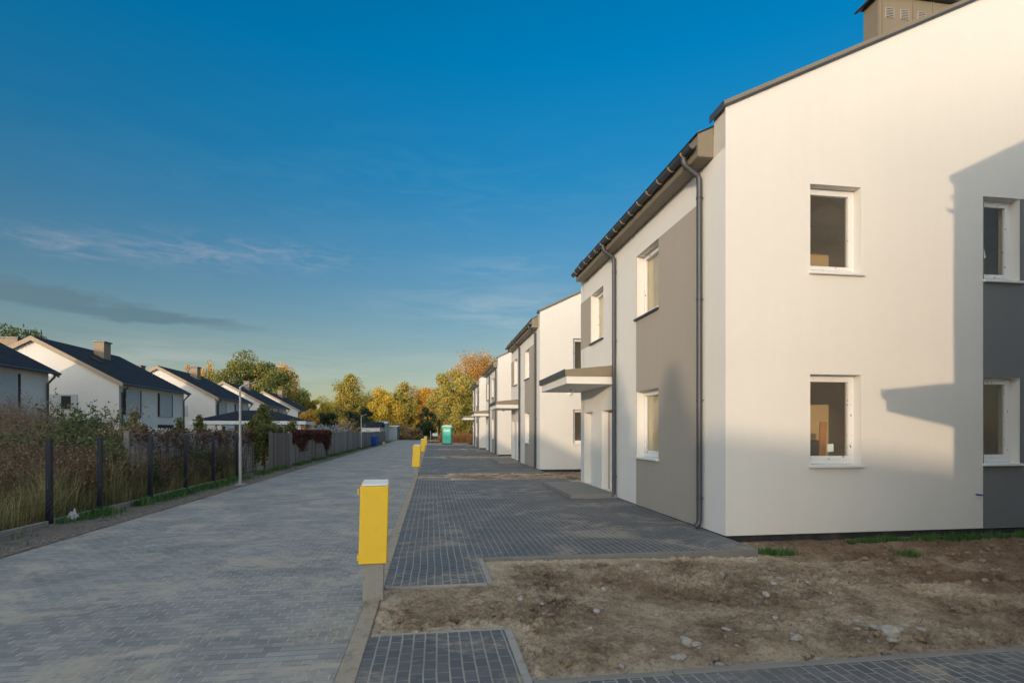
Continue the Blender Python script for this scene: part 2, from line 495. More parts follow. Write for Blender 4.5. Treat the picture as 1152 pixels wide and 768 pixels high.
M['lf_green'] = mat_leaf('leaves_weed_green', [(0.0234, 0.0546, 0.0156), (0.0468, 0.1014, 0.0234), (0.078, 0.1326, 0.0312)], 2.0)
M['lf_bush'] = mat_leaf('leaves_bush_green', [(0.0368, 0.0728, 0.0211), (0.0736, 0.1248, 0.0317), (0.1288, 0.1664, 0.0528), (0.2208, 0.2288, 0.088)], 1.5)
M['lf_dry'] = mat_leaf('leaves_dry_brown', [(0.1283, 0.0827, 0.0383), (0.2352, 0.1536, 0.0766), (0.3634, 0.2599, 0.1339), (0.4703, 0.2836, 0.1339)], 1.2)
M['lf_red'] = mat_leaf('leaves_red_creeper', [(0.042, 0.018, 0.0144), (0.09, 0.0216, 0.0192), (0.132, 0.036, 0.0264), (0.12, 0.066, 0.036)], 2.0)
M['lf_creeper'] = mat_leaf('leaves_mixed_creeper', [(0.06, 0.03, 0.02), (0.13, 0.05, 0.03), (0.17, 0.07, 0.045), (0.14, 0.10, 0.06), (0.07, 0.07, 0.03)], 2.0)
M['lf_white'] = mat_leaf('leaves_silvery', [(0.36, 0.35, 0.34), (0.50, 0.49, 0.47), (0.30, 0.27, 0.23)], 2.0)
M['lf_cream'] = mat_leaf('leaves_cream_yellow', [(0.34, 0.26, 0.13), (0.45, 0.34, 0.18), (0.30, 0.20, 0.08)], 2.0)
M['straw'] = mat_leaf('grass_straw', [(0.1114, 0.1216, 0.0425), (0.2228, 0.2065, 0.0851), (0.3787, 0.3281, 0.1489), (0.4901, 0.4009, 0.1914)], 1.4, 0.2)
M['grass'] = mat_leaf('grass_green', [(0.0365, 0.091, 0.0203), (0.071, 0.1723, 0.0324), (0.1215, 0.2228, 0.0505)], 2.0, 0.25)
M['drybrush'] = mat_leaf('dry_brush_orange', [(0.312, 0.1365, 0.0488), (0.546, 0.234, 0.078), (0.663, 0.3315, 0.117)], 1.0, 0.2)

M['road'] = mat_pavers('road_pavers', (0.178, 0.176, 0.164), (0.45, 0.44, 0.40), (0.235, 0.225, 0.205), False, sand=1.0, tone=0.35, sandcol=(0.50, 0.42, 0.31), seed=0.3, jw=0.011, cross=(0.54, 0.49, 0.40))
M['apron'] = mat_pavers('dark_pavers', (0.075, 0.085, 0.094), (0.170, 0.172, 0.172), (0.35, 0.328, 0.285), True, sand=0.95, tone=0.35, sandcol=(0.42, 0.345, 0.255), seed=0.8, jw=0.015, cross=(0.26, 0.25, 0.23))


def mat_dirt(name='churned_dirt', grass=0.0):
    m, t, b = new_mat(name)
    p = world_pos(t)
    at_ = t.new('ShaderNodeAttribute', attribute_name='sand').outputs['Fac']
    lo_ = t.new('ShaderNodeAttribute', attribute_name='loam').outputs['Fac']
    a = t.noise(p, 1.3, 7, 0.68, 0.5)
    c_ = t.noise(p, 8, 6, 0.72, 0.3)
    d = t.noise(p, 34, 6, 0.75, 0.2)
    e = t.noise(p, 150, 3, 0.7)
    f = t.math('ADD', t.math('MULTIPLY', a, 0.54), t.math('ADD', t.math('MULTIPLY', c_, 0.28), t.math('MULTIPLY', d, 0.18)))
    f = t.math('ADD', f, t.math('MULTIPLY', at_, 0.13))
    c = t.ramp(f, [(0.37, (0.12, 0.083, 0.053)), (0.45, (0.34, 0.25, 0.165)), (0.53, (0.58, 0.445, 0.305)), (0.62, (0.80, 0.655, 0.465))])
    pit_shade = t.ramp(d, [(0.34, 1), (0.47, 0)])
    c = t.mix(t.math('MULTIPLY', pit_shade, 0.5), c, (0.055, 0.040, 0.028))  # shade of the small hollows painted into the soil colour
    c = t.mix(t.math('MULTIPLY', t.ramp(e, [(0.55, 0), (0.8, 1)]), 0.5), c, (0.52, 0.44, 0.33))
    r = t.ramp(t.math('ADD', t.noise(p, 0.6, 4, 0.6, 0.4), t.math('MULTIPLY', lo_, 0.22)), [(0.53, 0), (0.70, 1)])
    c = t.mix(t.math('MULTIPLY', r, 0.65), c, t.mix(c_, (0.10, 0.052, 0.028), (0.30, 0.17, 0.095)))
    if grass:
        gq = t.ramp(t.noise(p, 0.35, 6, 0.65), [(0.42, 0), (0.6, 1)])
        c = t.mix(t.math('MULTIPLY', gq, grass), c, (0.075, 0.080, 0.03))
    t.l.new(c, b.inputs['Base Color'])
    b.inputs['Roughness'].default_value = 0.95; b.inputs['Specular IOR Level'].default_value = 0.1
    h = t.math('ADD', t.math('MULTIPLY', c_, 1.2), t.math('ADD', t.math('MULTIPLY', d, 1.0), t.math('MULTIPLY', e, 0.25)))
    bump(t, b, h, 1.0, 0.05)
    return m


M['dirt'] = mat_dirt()
M['ground'] = mat_dirt('grassy_ground', 0.8)
M['vergedirt'] = mat_rough('gravelly_verge', (0.165, 0.142, 0.118), 0.45, 7, 0.95, 45, 1.0, 0.02, stains=(5.0, 0.7, (0.055, 0.046, 0.036)))
M['stone'] = mat_rough('pale_stone', (0.40, 0.365, 0.315), 0.25, 6, 0.9, 40, 0.6, 0.01)
M['stone2'] = mat_rough('brown_stone', (0.25, 0.205, 0.16), 0.3, 6, 0.9, 40, 0.6, 0.01)

# ------------------------------------------------------------------ sky and sun
world = bpy.data.worlds.new('World'); scene.world = world; world.use_nodes = True
t = NT(world.node_tree)
bg = world.node_tree.nodes['Background']
sky = t.new('ShaderNodeTexSky', sky_type='NISHITA')
sky.sun_disc = False; sky.sun_elevation = SUN_EL; sky.sun_rotation = PI + SUN_AZ
sky.altitude = 100; sky.air_density = 1.0; sky.dust_density = 0.6; sky.ozone_density = 2.0
gen = t.new('ShaderNodeTexCoord').outputs['Generated']
sep = t.new('ShaderNodeSeparateXYZ'); t.l.new(gen, sep.inputs[0])
el = t.math('ARCSINE', sep.outputs[2])
az = t.math('ARCTAN2', sep.outputs[0], sep.outputs[1])
grade = t.ramp(t.math('DIVIDE', el, PI / 2), [(0.0, (1.3, 1.02, 0.86)), (0.04, (1.1, 1.03, 0.93)), (0.086, (1.03, 1.01, 0.97)), (0.156, (0.74, 1.03, 1.14)), (0.277, (0.175, 1.17, 1.56)), (0.38, (0.0, 1.34, 1.92)), (1.0, (0.0, 1.2, 1.9))])
graded = t.mix(1.0, sky.outputs[0], grade, 'MULTIPLY')
# the tint belongs to the side away from the sun; sunward and overhead the unseen sky is paled and brightened to lift the shade
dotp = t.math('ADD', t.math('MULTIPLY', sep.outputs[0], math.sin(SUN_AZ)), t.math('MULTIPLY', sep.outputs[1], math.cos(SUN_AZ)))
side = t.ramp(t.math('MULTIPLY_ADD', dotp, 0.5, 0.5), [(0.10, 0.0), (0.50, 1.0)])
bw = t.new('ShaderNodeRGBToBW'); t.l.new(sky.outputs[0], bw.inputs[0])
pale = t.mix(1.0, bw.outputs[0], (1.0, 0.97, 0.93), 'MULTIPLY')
boosted = t.mix(0.75, sky.outputs[0], pale)
boosted = t.mix(1.0, boosted, (11.3, 11.3, 11.1), 'MULTIPLY')
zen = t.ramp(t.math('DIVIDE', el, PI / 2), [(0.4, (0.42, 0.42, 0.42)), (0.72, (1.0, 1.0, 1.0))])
boosted = t.mix(1.0, boosted, zen, 'MULTIPLY')
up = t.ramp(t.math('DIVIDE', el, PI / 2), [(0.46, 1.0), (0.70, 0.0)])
skyc = t.mix(t.math('MULTIPLY', side, up), boosted, graded)


def cloud(az0, el0, saz, sel, kaz, kel, lo, hi, amt, col, base, seed, bank=False):
    """a patch of cloud at a compass direction and height above the horizon (degrees)"""
    u = t.math('DIVIDE', t.math('SUBTRACT', az, R(az0)), R(saz))
    v = t.math('DIVIDE', t.math('SUBTRACT', el, R(el0)), R(sel))
    g = t.math('POWER', 2.718, t.math('MULTIPLY', t.math('ADD', t.math('MULTIPLY', u, u), t.math('MULTIPLY', v, v)), -1.0))
    cmb = t.new('ShaderNodeCombineXYZ', {2: seed})
    t.l.new(t.math('MULTIPLY', az, kaz), cmb.inputs[0]); t.l.new(t.math('MULTIPLY', el, kel), cmb.inputs[1])
    n = t.noise(cmb.outputs[0], 1.0, 7, 0.6, 0.7)
    if bank: d = t.ramp(t.math('ADD', t.math('MULTIPLY', g, 0.55), t.math('MULTIPLY', n, 0.75)), [(lo, 0.0), (hi, 1.0)])
    else: d = t.math('MULTIPLY', t.math('POWER', g, 0.8), t.ramp(n, [(lo, 0.0), (hi, 1.0)]))
    return t.mix(t.math('MULTIPLY', d, amt), base, col)


SK = 1.0
CL = []
bg.inputs['Strength'].default_value = 0.15
skyc = cloud(-33, 10.7, 8, 1.1, 15, 48, 0.58, 0.78, 0.90, (1.0, 1.75, 2.2), skyc, 1.3, True)
skyc = cloud(-26, 9.9, 7, 0.7, 15, 60, 0.56, 0.76, 0.90, (1.0, 1.75, 2.2), skyc, 4.3, True)
skyc = cloud(-19, 9.7, 4, 0.5, 15, 70, 0.60, 0.85, 0.60, (1.3, 2.1, 2.6), skyc, 6.7, True)
skyc = cloud(-30.5, 14.8, 5, 0.9, 18, 80, 0.42, 0.70, 0.40, (3.3, 3.5, 4.2), skyc, 2.7)
skyc = cloud(-22.5, 15.7, 6, 1.1, 18, 80, 0.42, 0.70, 0.42, (3.4, 3.5, 4.2), skyc, 8.1)
skyc = cloud(-15.0, 16.6, 6, 1.0, 18, 80, 0.42, 0.70, 0.40, (3.4, 3.6, 4.3), skyc, 7.1)
skyc = cloud(-20, 6.5, 22, 1.3, 8, 60, 0.40, 0.75, 0.50, (3.9, 4.3, 4.4), skyc, 11.4)
skyc = cloud(8, 12.6, 10, 2.0, 7, 44, 0.38, 0.72, 0.50, (4.1, 4.8, 5.0), skyc, 5.2)
skyc = cloud(8, 16.8, 6, 0.9, 9, 60, 0.40, 0.72, 0.32, (3.4, 4.3, 5.0), skyc, 6.4)
skyc = cloud(-5, 4.5, 45, 3.2, 5, 40, 0.30, 0.80, 0.50, (4.5, 4.7, 4.4), skyc, 9.4)
skyc = cloud(0, 22, 22, 4.5, 7, 30, 0.45, 0.85, 0.12, (2.6, 4.3, 5.4), skyc, 13.4)
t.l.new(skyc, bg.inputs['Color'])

sun = bpy.data.lights.new('sun', 'SUN'); sun.energy = 2.35; sun.angle = R(0.53); sun.color = (1.0, 0.75, 0.51)
so = bpy.data.objects.new('sun', sun); COL.objects.link(so)
dirv = Vector((math.sin(SUN_AZ) * math.cos(SUN_EL), math.cos(SUN_AZ) * math.cos(SUN_EL), -math.sin(SUN_EL)))
so.rotation_euler = dirv.to_track_quat('-Z', 'Y').to_euler()
so.location = (-30, -50, 30)

cam = bpy.data.cameras.new('camera'); cam.sensor_width = 36.0; cam.sensor_fit = 'HORIZONTAL'
cam.lens = F_PX / 1152 * 36.0; cam.shift_y = (HY - 384) / 1152; cam.clip_start = 0.05; cam.clip_end = 3000
co = bpy.data.objects.new('camera', cam); COL.objects.link(co)
co.location = (0, 0, EYE); co.rotation_euler = (PI / 2, 0, -YAW)
scene.camera = co
scene.view_settings.view_transform = 'Standard'
scene.view_settings.look = 'None'
scene.view_settings.exposure = -0.3
scene.view_settings.gamma = 1.0
scene.cycles.max_bounces = 8
scene.cycles.transparent_max_bounces = 12

# ------------------------------------------------------------------ ground, road, kerb, driveways
PER = 14.23
X_R, X_K = -0.62, -0.48           # road edge, kerb edge


def fb(x, y, s, o=4, seed=0.0):
    return noise.fractal(Vector((x * s, y * s, seed)), 1.0, 2.0, o)


def struct(o, label):
    return tag(o, label, None, None, 'structure')


g = MB(); g.poly([(-900, -900, -0.2), (900, -900, -0.2), (900, 900, -0.2), (-900, 900, -0.2)])
struct(g.build('ground', M['ground']), 'rough grassy earth around the houses and beyond the road')
g = MB(); g.poly([(-5.2, -30, 0), (X_R, -30, 0), (X_R, 100, 0), (-5.7, 100, 0)])
struct(g.build('road', M['road']), 'grey block paved road dusted with sand')
g = MB()
y = -30.0
while y < 100:
    g.box(X_R + 0.002, X_K - 0.002, y, y + 0.99, -0.19, 0.006 + 0.004 * random.random()); y += 1.0
struct(g.build('kerb', M['kerb'], bevel=0.008), 'flush sandy concrete kerb along the road')

for n in range(-1, 4):
    dy = PER * n
    a0, a1 = 6.75 + dy, 17.65 + dy
    g = MB()
    ex = X_K + 1.06
    for (x0, x1, y0, y1) in ((X_K, 4.30, a0 + 0.06, 7.70 + dy), (X_K, 4.397, 7.70 + dy, a1 - 0.06), (X_K, ex, a0 - 1.06, a0 + 0.055), (X_K, ex, a1 - 0.055, a1 + 0.92)):
        g.poly([(x0, y0, 0), (x1, y0, 0), (x1, y1, 0), (x0, y1, 0)])
    struct(g.build('driveway', M['apron']), 'dark block paved forecourt between the road and a house')
    g = MB()
    e = 0.06
    def edge(x0, x1, y0, y1, h=0.008):
        L = x1 - x0 if x1 - x0 > y1 - y0 else y1 - y0
        k = max(1, round(L / 1.0))
        for i in range(k):
            hh = h + random.uniform(-0.004, 0.004)
            if x1 - x0 > y1 - y0:
                g.box(x0 + (x1 - x0) * i / k + 0.002, x0 + (x1 - x0) * (i + 1) / k - 0.002, y0, y1, -0.19, hh)
            else:
                g.box(x0, x1, y0 + (y1 - y0) * i / k + 0.002, y0 + (y1 - y0) * (i + 1) / k - 0.002, -0.19, hh)
    edge(ex + e, 4.36, a0 - 0.002, a0 + 0.058)
    edge(X_K, 4.4, a1 - 0.058, a1 + 0.002) if False else edge(ex + e, 4.4, a1 - 0.058, a1 + 0.002)
    g_long = g; g = MB()
    edge(ex, ex + e - 0.002, a0 - 1.06, a0 + 0.058)
    edge(ex, ex + e - 0.002, a1 - 0.058, a1 + 0.92)
    edge(X_K + 0.01, ex - 0.002, a0 - 1.06 - 0.045, a0 - 1.062, 0.004)
    edge(X_K + 0.01, ex - 0.002, a1 + 0.922, a1 + 0.965, 0.004)
    struct(g.build('strip_edging', M['edging'], bevel=0.005), 'pale edging stones round the small paved strips by the kerb')
    g = g_long
    edge(4.302, 4.36, a0 + 0.06, 7.68 + dy)
    struct(g.build('driveway_edging', M['concrete'], bevel=0.005), 'concrete edging stones round a paved forecourt')


def dirt_h(x, y):
    t_ = min(1.0, max(0.0, (x - 0.2) / 4.0))
    z = -0.010 - 0.085 * t_
    z += (0.012 + 0.022 * t_) * fb(x, y, 0.9, 3) + 0.016 * fb(x, y, 4.0, 3, 3.0)
    w_ = min(1.0, max(0.0, 0.55 + 1.1 * fb(x, y, 0.8, 2, 21.0)))          # churned here, trodden flat there
    r1 = 1 - abs(fb(x, y, 7.0, 3, 11.0)) * 2.2
    r2 = fb(x, y, 19.0, 3, 17.0)
    z += w_ * (0.042 * r1 - 0.026 + 0.036 * r2) + 0.006 * r2
    z += 0.085 * math.exp(-(((x - 4.1) / 0.95) ** 2 + ((y - 5.1) / 0.5) ** 2)) * (0.7 + 0.5 * fb(x, y, 5, 3, 2))
    z += 0.06 * math.exp(-(((x - 2.5) / 0.45) ** 2 + ((y - 3.85) / 0.22) ** 2))
    z += 0.04 * math.exp(-(((x - 4.0) / 0.4) ** 2 + ((y - 3.95) / 0.2) ** 2))
    if x > 4.2:   # wheel tracks running along the gable
        w = min(1.0, (x - 4.2) / 1.0)
        z += w * 0.028 * math.sin(y * 15 + 1.5 * fb(x, y, 0.8, 2, 5)) - w * 0.02
    return z


def dirt_patch(x0, x1, y0, y1, stx, sty, dy, label, cap=-0.006):
    nx = int((x1 - x0) / stx) + 1; ny = int((y1 - y0) / sty) + 1
    v = []
    for j in range(ny):
        yy = y0 + (y1 - y0) * j / (ny - 1)
        for i in range(nx):
            xx = x0 + (x1 - x0) * i / (nx - 1)
            ly = yy - dy
            z = dirt_h(xx, ly)
            # tucked under paving and kept off the plinths
            if (ly > 6.70 and xx < 4.33) or ly < 3.47: z = min(z, -0.03)
            if xx < X_K + 1.15 and (ly < 4.36 or ly > 5.64): z = min(z, -0.02)
            if xx < X_K + 0.02: z = min(z, -0.01)
            if ly > 7.3: z = min(z, -0.09)
            v.append((xx, yy, min(z, cap)))
    idx = np.arange(nx * ny).reshape(ny, nx)
    q = np.stack([idx[:-1, :-1], idx[:-1, 1:], idx[1:, 1:], idx[1:, :-1]], -1).reshape(-1, 4)
    o = np_mesh('dirt', np.array(v), q, M['dirt'], smooth=True)
    va = np.array(v); X, Y = va[:, 0], va[:, 1] - dy
    ex = X_K + 1.1
    near = np.minimum.reduce([np.abs(Y - 6.72) + np.where(X > 4.3, X - 4.3, 0), np.abs(Y - 3.45), np.hypot(np.maximum(X - ex, 0), np.maximum(np.abs(Y - 5.0) - .65, 0) * 0) + np.where((Y > 4.4) & (Y < 5.62), 9, 0), np.abs(Y - 4.42) + np.maximum(X - ex, 0), np.abs(X - X_K) + .05])
    sd = np.clip(1 - near / 0.30, 0, 1)
    for nm, val in (('sand', sd), ('loam', np.clip((X - 4.2) / 3.0, 0, 1) * np.clip((Y - 4.3) / 1.2, 0, 1))):
        at_ = o.data.attributes.new(nm, 'FLOAT', 'POINT'); at_.data.foreach_set('value', val.astype(np.float32))
    return struct(o, label)


dirt_patch(X_K, 12.0, 3.36, 7.72, 0.022, 0.020, 0.0, 'churned brown dirt strewn with stones in front of the gable', cap=0.012)
for n in range(1, 5):
    dirt_patch(X_K, 11.0, 15.6 + PER * (n - 1), 21.95 + PER * (n - 1), 0.09, 0.08, PER * n, 'bare dirt strip between two houses')

# verge on the left and the far end of the road
v = []; nx, ny = 14, 520
for j in range(ny):
    yy = 2 + 98 * (j / (ny - 1)) ** 1.6
    xr = -5.2 - 0.5 * (yy + 30) / 130 + 0.07 * fb(0, yy, 1.2, 4) - 0.01
    for i in range(nx):
        xx = xr + (-7.6 - xr) * i / (nx - 1)
        edge_ = min(1, i / 3)
        v.append((xx, yy, 0.004 + edge_ * (0.025 + 0.03 * fb(xx, yy, 2.5, 4) + 0.012 * fb(xx, yy, 14, 3))))
idx = np.arange(nx * ny).reshape(ny, nx)
q = np.stack([idx[:-1, :-1], idx[:-1, 1:], idx[1:, 1:], idx[1:, :-1]], -1).reshape(-1, 4)
struct(np_mesh('verge', np.array(v), q, M['vergedirt'], smooth=True), 'gravelly dirt verge between the road and the fences')
g = MB(); g.poly([(-60, 2, -0.02), (-7.5, 2, -0.02), (-7.5, 100, -0.02), (-60, 100, -0.02)])
struct(g.build('garden_ground', M['ground']), 'overgrown ground behind the fences')
g = MB(); g.poly([(-7.5, 99.9, -0.012), (4.5, 72.2, -0.012), (30, 72, -0.012), (30, 130, -0.012), (-7.5, 130, -0.012)])
g.poly([(X_K, 74.6, -0.015), (4.6, 74.6, -0.015), (4.6, 60, -0.015), (X_K, 60, -0.015)])
struct(g.build('sandy_ground', M['dirt']), 'sandy earth beyond the last house')


# ------------------------------------------------------------------ the new terraced houses
def wall_with_openings(mb, P, U0, U1, V0, V1, ops, t_, tops=True):
    """P(u, v, n) -> point, n = outward. Solid wall with reveals round its openings"""
    us = sorted({U0, U1, *[o[0] for o in ops], *[o[1] for o in ops]})
    vs = sorted({V0, V1, *[o[2] for o in ops], *[o[3] for o in ops]})
    for a, b in zip(us, us[1:]):
        for c, d in zip(vs, vs[1:]):
            um, vm = (a + b) / 2, (c + d) / 2
            if any(o[0] < um < o[1] and o[2] < vm < o[3] for o in ops): continue
            mb.poly([P(a, c, 0), P(b, c, 0), P(b, d, 0), P(a, d, 0)])
            mb.poly([P(a, c, -t_), P(a, d, -t_), P(b, d, -t_), P(b, c, -t_)])
    for (a, b, c, d) in ops:
        for (u0, v0, u1, v1) in ((a, c, b, c), (b, c, b, d), (b, d, a, d), (a, d, a, c)):
            mb.poly([P(u0, v0, 0), P(u1, v1, 0), P(u1, v1, -t_), P(u0, v0, -t_)])


HL, HD = 8.03, 10.5                 # length along the road, depth
ROOF0, SLOPE = 6.41, 0.48
COP0 = 6.53
WT = 0.34
G_OPS = [(1.41, 2.29, 1.05, 2.48), (1.41, 2.29, 4.05, 5.43), (4.53, 5.22, 1.05, 2.48), (4.53, 5.22, 4.05, 5.43)]
F_WIN = [(2.44, 3.61, 1.03, 2.45), (2.44, 3.61, 4.00, 5.37), (5.91, 7.01, 4.00, 5.37)]
F_DOOR = [(5.19, 6.03, 0.10, 2.13), (6.84, 7.79, 0.10, 2.13)]
Pg = lambda u, v, n: (u, -n, v)          # gable, faces -y
Pf = lambda u, v, n: (-n, u, v)          # road front, faces -x


def obox(mb, P, u0, u1, v0, v1, n0, n1):
    mb.hull8([P(u0, v0, n0), P(u1, v0, n0), P(u1, v0, n1), P(u0, v0, n1),
              P(u0, v1, n0), P(u1, v1, n0), P(u1, v1, n1), P(u0, v1, n1)])


def window(root, P, o, rec=0.15, sill='sillwhite', seed=0, sticker=None, blind=False):
    u0, u1, v0, v1 = o
    r = random.Random(seed)
    f = MB(); w = 0.055
    zb = v0 + 0.03
    for (a, b, c, d) in ((u0 + .001, u0 + w, zb, v1 - .001), (u1 - w, u1 - .001, zb, v1 - .001), (u0 + w, u1 - w, zb, zb + w + .02), (u0 + w, u1 - w, v1 - w, v1 - .001)):
        obox(f, P, a, b, c, d, -rec - 0.07, -rec)
    fo = f.build('window', M['pvc'], root, bevel=0.004)
    s = MB(); s0 = w - 0.012; sw = 0.062
    a0, a1, b0, b1 = u0 + s0, u1 - s0, zb + s0 + .02, v1 - s0
    for (a, b, c, d) in ((a0, a0 + sw, b0, b1), (a1 - sw, a1, b0, b1), (a0 + sw, a1 - sw, b0, b0 + sw), (a0 + sw, a1 - sw, b1 - sw, b1)):
        obox(s, P, a, b, c, d, -rec - 0.055, -rec + 0.014)
    s.build('sash', M['sash'], fo, bevel=0.006)
    p = MB(); obox(p, P, a0 + sw - .004, a1 - sw + .004, b0 + sw - .004, b1 - sw + .004, -rec - 0.03, -rec - 0.018)
    p.build('pane', M['glass'], fo)
    sl = MB()
    prof = [(-rec, v0 + 0.034), (0.055, v0 + 0.016), (0.055, v0 - 0.02), (0.045, v0 - 0.02), (0.045, v0 + 0.004), (-rec, v0 + 0.006)]
    for (ua, ub) in ((u0 - 0.03, u1 + 0.03),):
        # the nose runs past the reveal, the slab stays between the reveals
        obox(sl, P, ua, ub, v0 - 0.022, v0 + 0.016, 0.003, 0.06)
        obox(sl, P, u0 + .002, u1 - .002, v0 + 0.003, v0 + 0.026, -rec - .02, 0.01)
    sl.build('sill', M[sill], fo, bevel=0.004)
    if blind:
        bl = MB(); obox(bl, P, u0 + .03, u1 - .03, zb + .03, v1 - .03, -rec - 0.088, -rec - 0.078)
        bl.build('blind', M['cream'], fo)
    if sticker:
        su, sv, sw_, sh_, ang = sticker
        st = MB(); ca, sa = math.cos(ang), math.sin(ang)
        q = [(su + x * ca - z_ * sa, sv + x * sa + z_ * ca) for x, z_ in ((-sw_, -sh_), (sw_, -sh_), (sw_, sh_), (-sw_, sh_))]
        st.hull8([P(u, v, -rec - 0.0175) for u, v in q] + [P(u, v, -rec - 0.016) for u, v in q])
        st.build('sticker', M['paper'], fo)
    return fo


def wedge_wall(mb, y0, y1, x0, x1, zbase):
    """sloping top of a gable between wall top and coping"""
    rx = HD / 2
    prof = [(x0, zbase), (x1, zbase), (x1, COP0), (rx, COP0 + SLOPE * rx), (x0, COP0)]
    mb.prism(prof, y0, y1)


def make_house():
    root = thing('terraced_house', 'nearest white two storey house with sunlit gable and grey panel beside the dirt', 'house', (4.40, 7.64, 0))
    w = MB()
    ZB = 0.012
    ZT = 5.9
    wall_with_openings(w, Pg, 0, HD, ZB, ZT, G_OPS, WT)
    wedge_wall(w, 0, WT, 0, HD, ZT)
    # road front (between the gables); its strip above the doors etc.
    ops = F_WIN + F_DOOR
    wall_with_openings(w, Pf, WT, HL - WT, ZB, ZT + 0.35, ops, WT)
    w.poly([Pf(0, ZB, 0), Pf(WT, ZB, 0), Pf(WT, COP0, 0), Pf(0, COP0, 0)])
    w.poly([Pf(HL - WT, ZB, 0), Pf(HL, ZB, 0), Pf(HL, COP0, 0), Pf(HL - WT, COP0, 0)])
    # far gable and back wall
    wall_with_openings(w, lambda u, v, n: (u, HL + n, v), 0, HD, ZB, ZT, [], WT)
    wedge_wall(w, HL - WT, HL, 0, HD, ZT)
    wall_with_openings(w, lambda u, v, n: (HD + n, u, v), WT, HL - WT, ZB, ZT + 0.35, [(1.2, 3.2, 0.3, 2.4), (4.8, 6.8, 0.3, 2.4), (1.5, 2.9, 4.0, 5.3), (5.1, 6.5, 4.0, 5.3)], WT)
    w.poly([(HD, 0, ZB), (HD, WT, ZB), (HD, WT, COP0), (HD, 0, COP0)])
    w.poly([(HD, HL, ZB), (HD, HL - WT, ZB), (HD, HL - WT, COP0), (HD, HL, COP0)])
    w.build('wall', M['stucco'], root, fix=False)
    # plinth
    p = MB(); p.box(0.03, HD - 0.03, 0.03, HL - 0.03, -0.5, 0.006)
    p.build('plinth', M['plinth'], root)
    # interior: floors and partitions
    i = MB()
    for z0, z1 in ((0.02, 0.08), (2.62, 2.92), (5.6, 5.75)):
        i.box(WT + .002, HD - WT - .002, WT + .002, HL - WT - .002, z0, z1)
    i.build('floor_slab', M['screed'], root)
    i = MB()
    for z0, z1 in ((0.082, 2.618), (2.922, 5.598)):
        i.box(0.75, 4.4, 2.05, 2.17, z0, z1)
        i.box(4.28, 4.39, WT + .01, 2.05, z0, z1)
        i.box(4.4, 4.52, WT + .01, 6.0, z0, z1)
        i.box(4.52, HD - WT - .01, 2.6, 2.72, z0, z1)
    i.build('partition_wall', M['plaster'], root)
    # grey rendered panels, a few mm proud of the wall
    n0, n1 = -0.004, 0.006
    def cells(P, U0, U1, V0, V1, ops, mt='panel'):
        g = MB()
        us = sorted({U0, U1, *[min(max(x, U0), U1) for o in ops for x in o[:2]]})
        vs = sorted({V0, V1, *[min(max(x, V0), V1) for o in ops for x in o[2:]]})
        for a, b in zip(us, us[1:]):
            for c, d in zip(vs, vs[1:]):
                if any(o[0] < (a + b) / 2 < o[1] and o[2] < (c + d) / 2 < o[3] for o in ops): continue
                g.poly([P(a, c, n1), P(b, c, n1), P(b, d, n1), P(a, d, n1)])
        for (u0, v0, u1, v1) in ((U0, V0, U1, V0), (U1, V0, U1, V1), (U1, V1, U0, V1), (U0, V1, U0, V0)):
            g.poly([P(u0, v0, n0), P(u1, v1, n0), P(u1, v1, n1), P(u0, v0, n1)])
        g.build('grey_panel', M[mt], root, fix=False)
    cells(Pf, 0.74, 3.61, 0.02, 5.37, F_WIN)
    cells(Pf, 7.01, HL - 0.001, 4.0, 5.37, F_WIN)
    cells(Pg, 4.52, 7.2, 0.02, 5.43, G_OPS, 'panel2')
    # windows
    window(root, Pg, G_OPS[0], seed=1, sticker=(1.89, 1.33, 0.055, 0.062, 0.05))
    window(root, Pg, G_OPS[1], seed=2)
    window(root, Pg, G_OPS[2], seed=3)
    window(root, Pg, G_OPS[3], seed=4, sticker=(4.70, 4.55, 0.055, 0.075, 0.25))
    window(root, Pf, F_WIN[0], seed=5, rec=0.17, blind=True)
    window(root, Pf, F_WIN[1], seed=6, rec=0.17, blind=True, sill='silldark')
    window(root, Pf, F_WIN[2], seed=7, rec=0.17, blind=True, sill='silldark')
    # a leaning board and a dark case seen on the ground floor
    b = MB(); b.hull8([(1.98, 0.55, 0.95), (2.09, 0.55, 0.95), (2.09, 0.58, 0.95), (1.98, 0.58, 0.95), (1.98, 0.50, 1.75), (2.10, 0.50, 1.75), (2.10, 0.53, 1.75), (1.98, 0.53, 1.75)])
    b.build('indoor_board', M['board'], root)
    b = MB(); b.box(1.78, 1.97, 0.52, 0.60, 0.95, 1.45); b.build('indoor_case', M['silldark'], root, bevel=0.02)
    # doors
    for k, o in enumerate(F_DOOR):
        u0, u1, v0, v1 = o
        far = k == 1
        f = MB(); rec = 0.18
        for (a, b_, c, d) in ((u0 + .001, u0 + .06, v0, v1 - .001), (u1 - .06, u1 - .001, v0, v1 - .001), (u0 + .06, u1 - .06, v1 - .06, v1 - .001)):
            obox(f, Pf, a, b_, c, d, -rec - 0.08, -rec)
        d = f.build('door', M['doorwhite'] if far else M['chip'], root, bevel=0.004)
        lf = MB(); obox(lf, Pf, u0 + .061, u1 - .061, v0 + .01, v1 - .061, -rec - 0.06, -rec - 0.01)
        for z_ in (0.35, 0.95, 1.5):
            obox(lf, Pf, u0 + .18, u1 - .18, v0 + z_, v0 + z_ + 0.40, -rec - 0.012, -rec - 0.002)
        lf.build('door_leaf', M['doorwhite'], d, bevel=0.004)
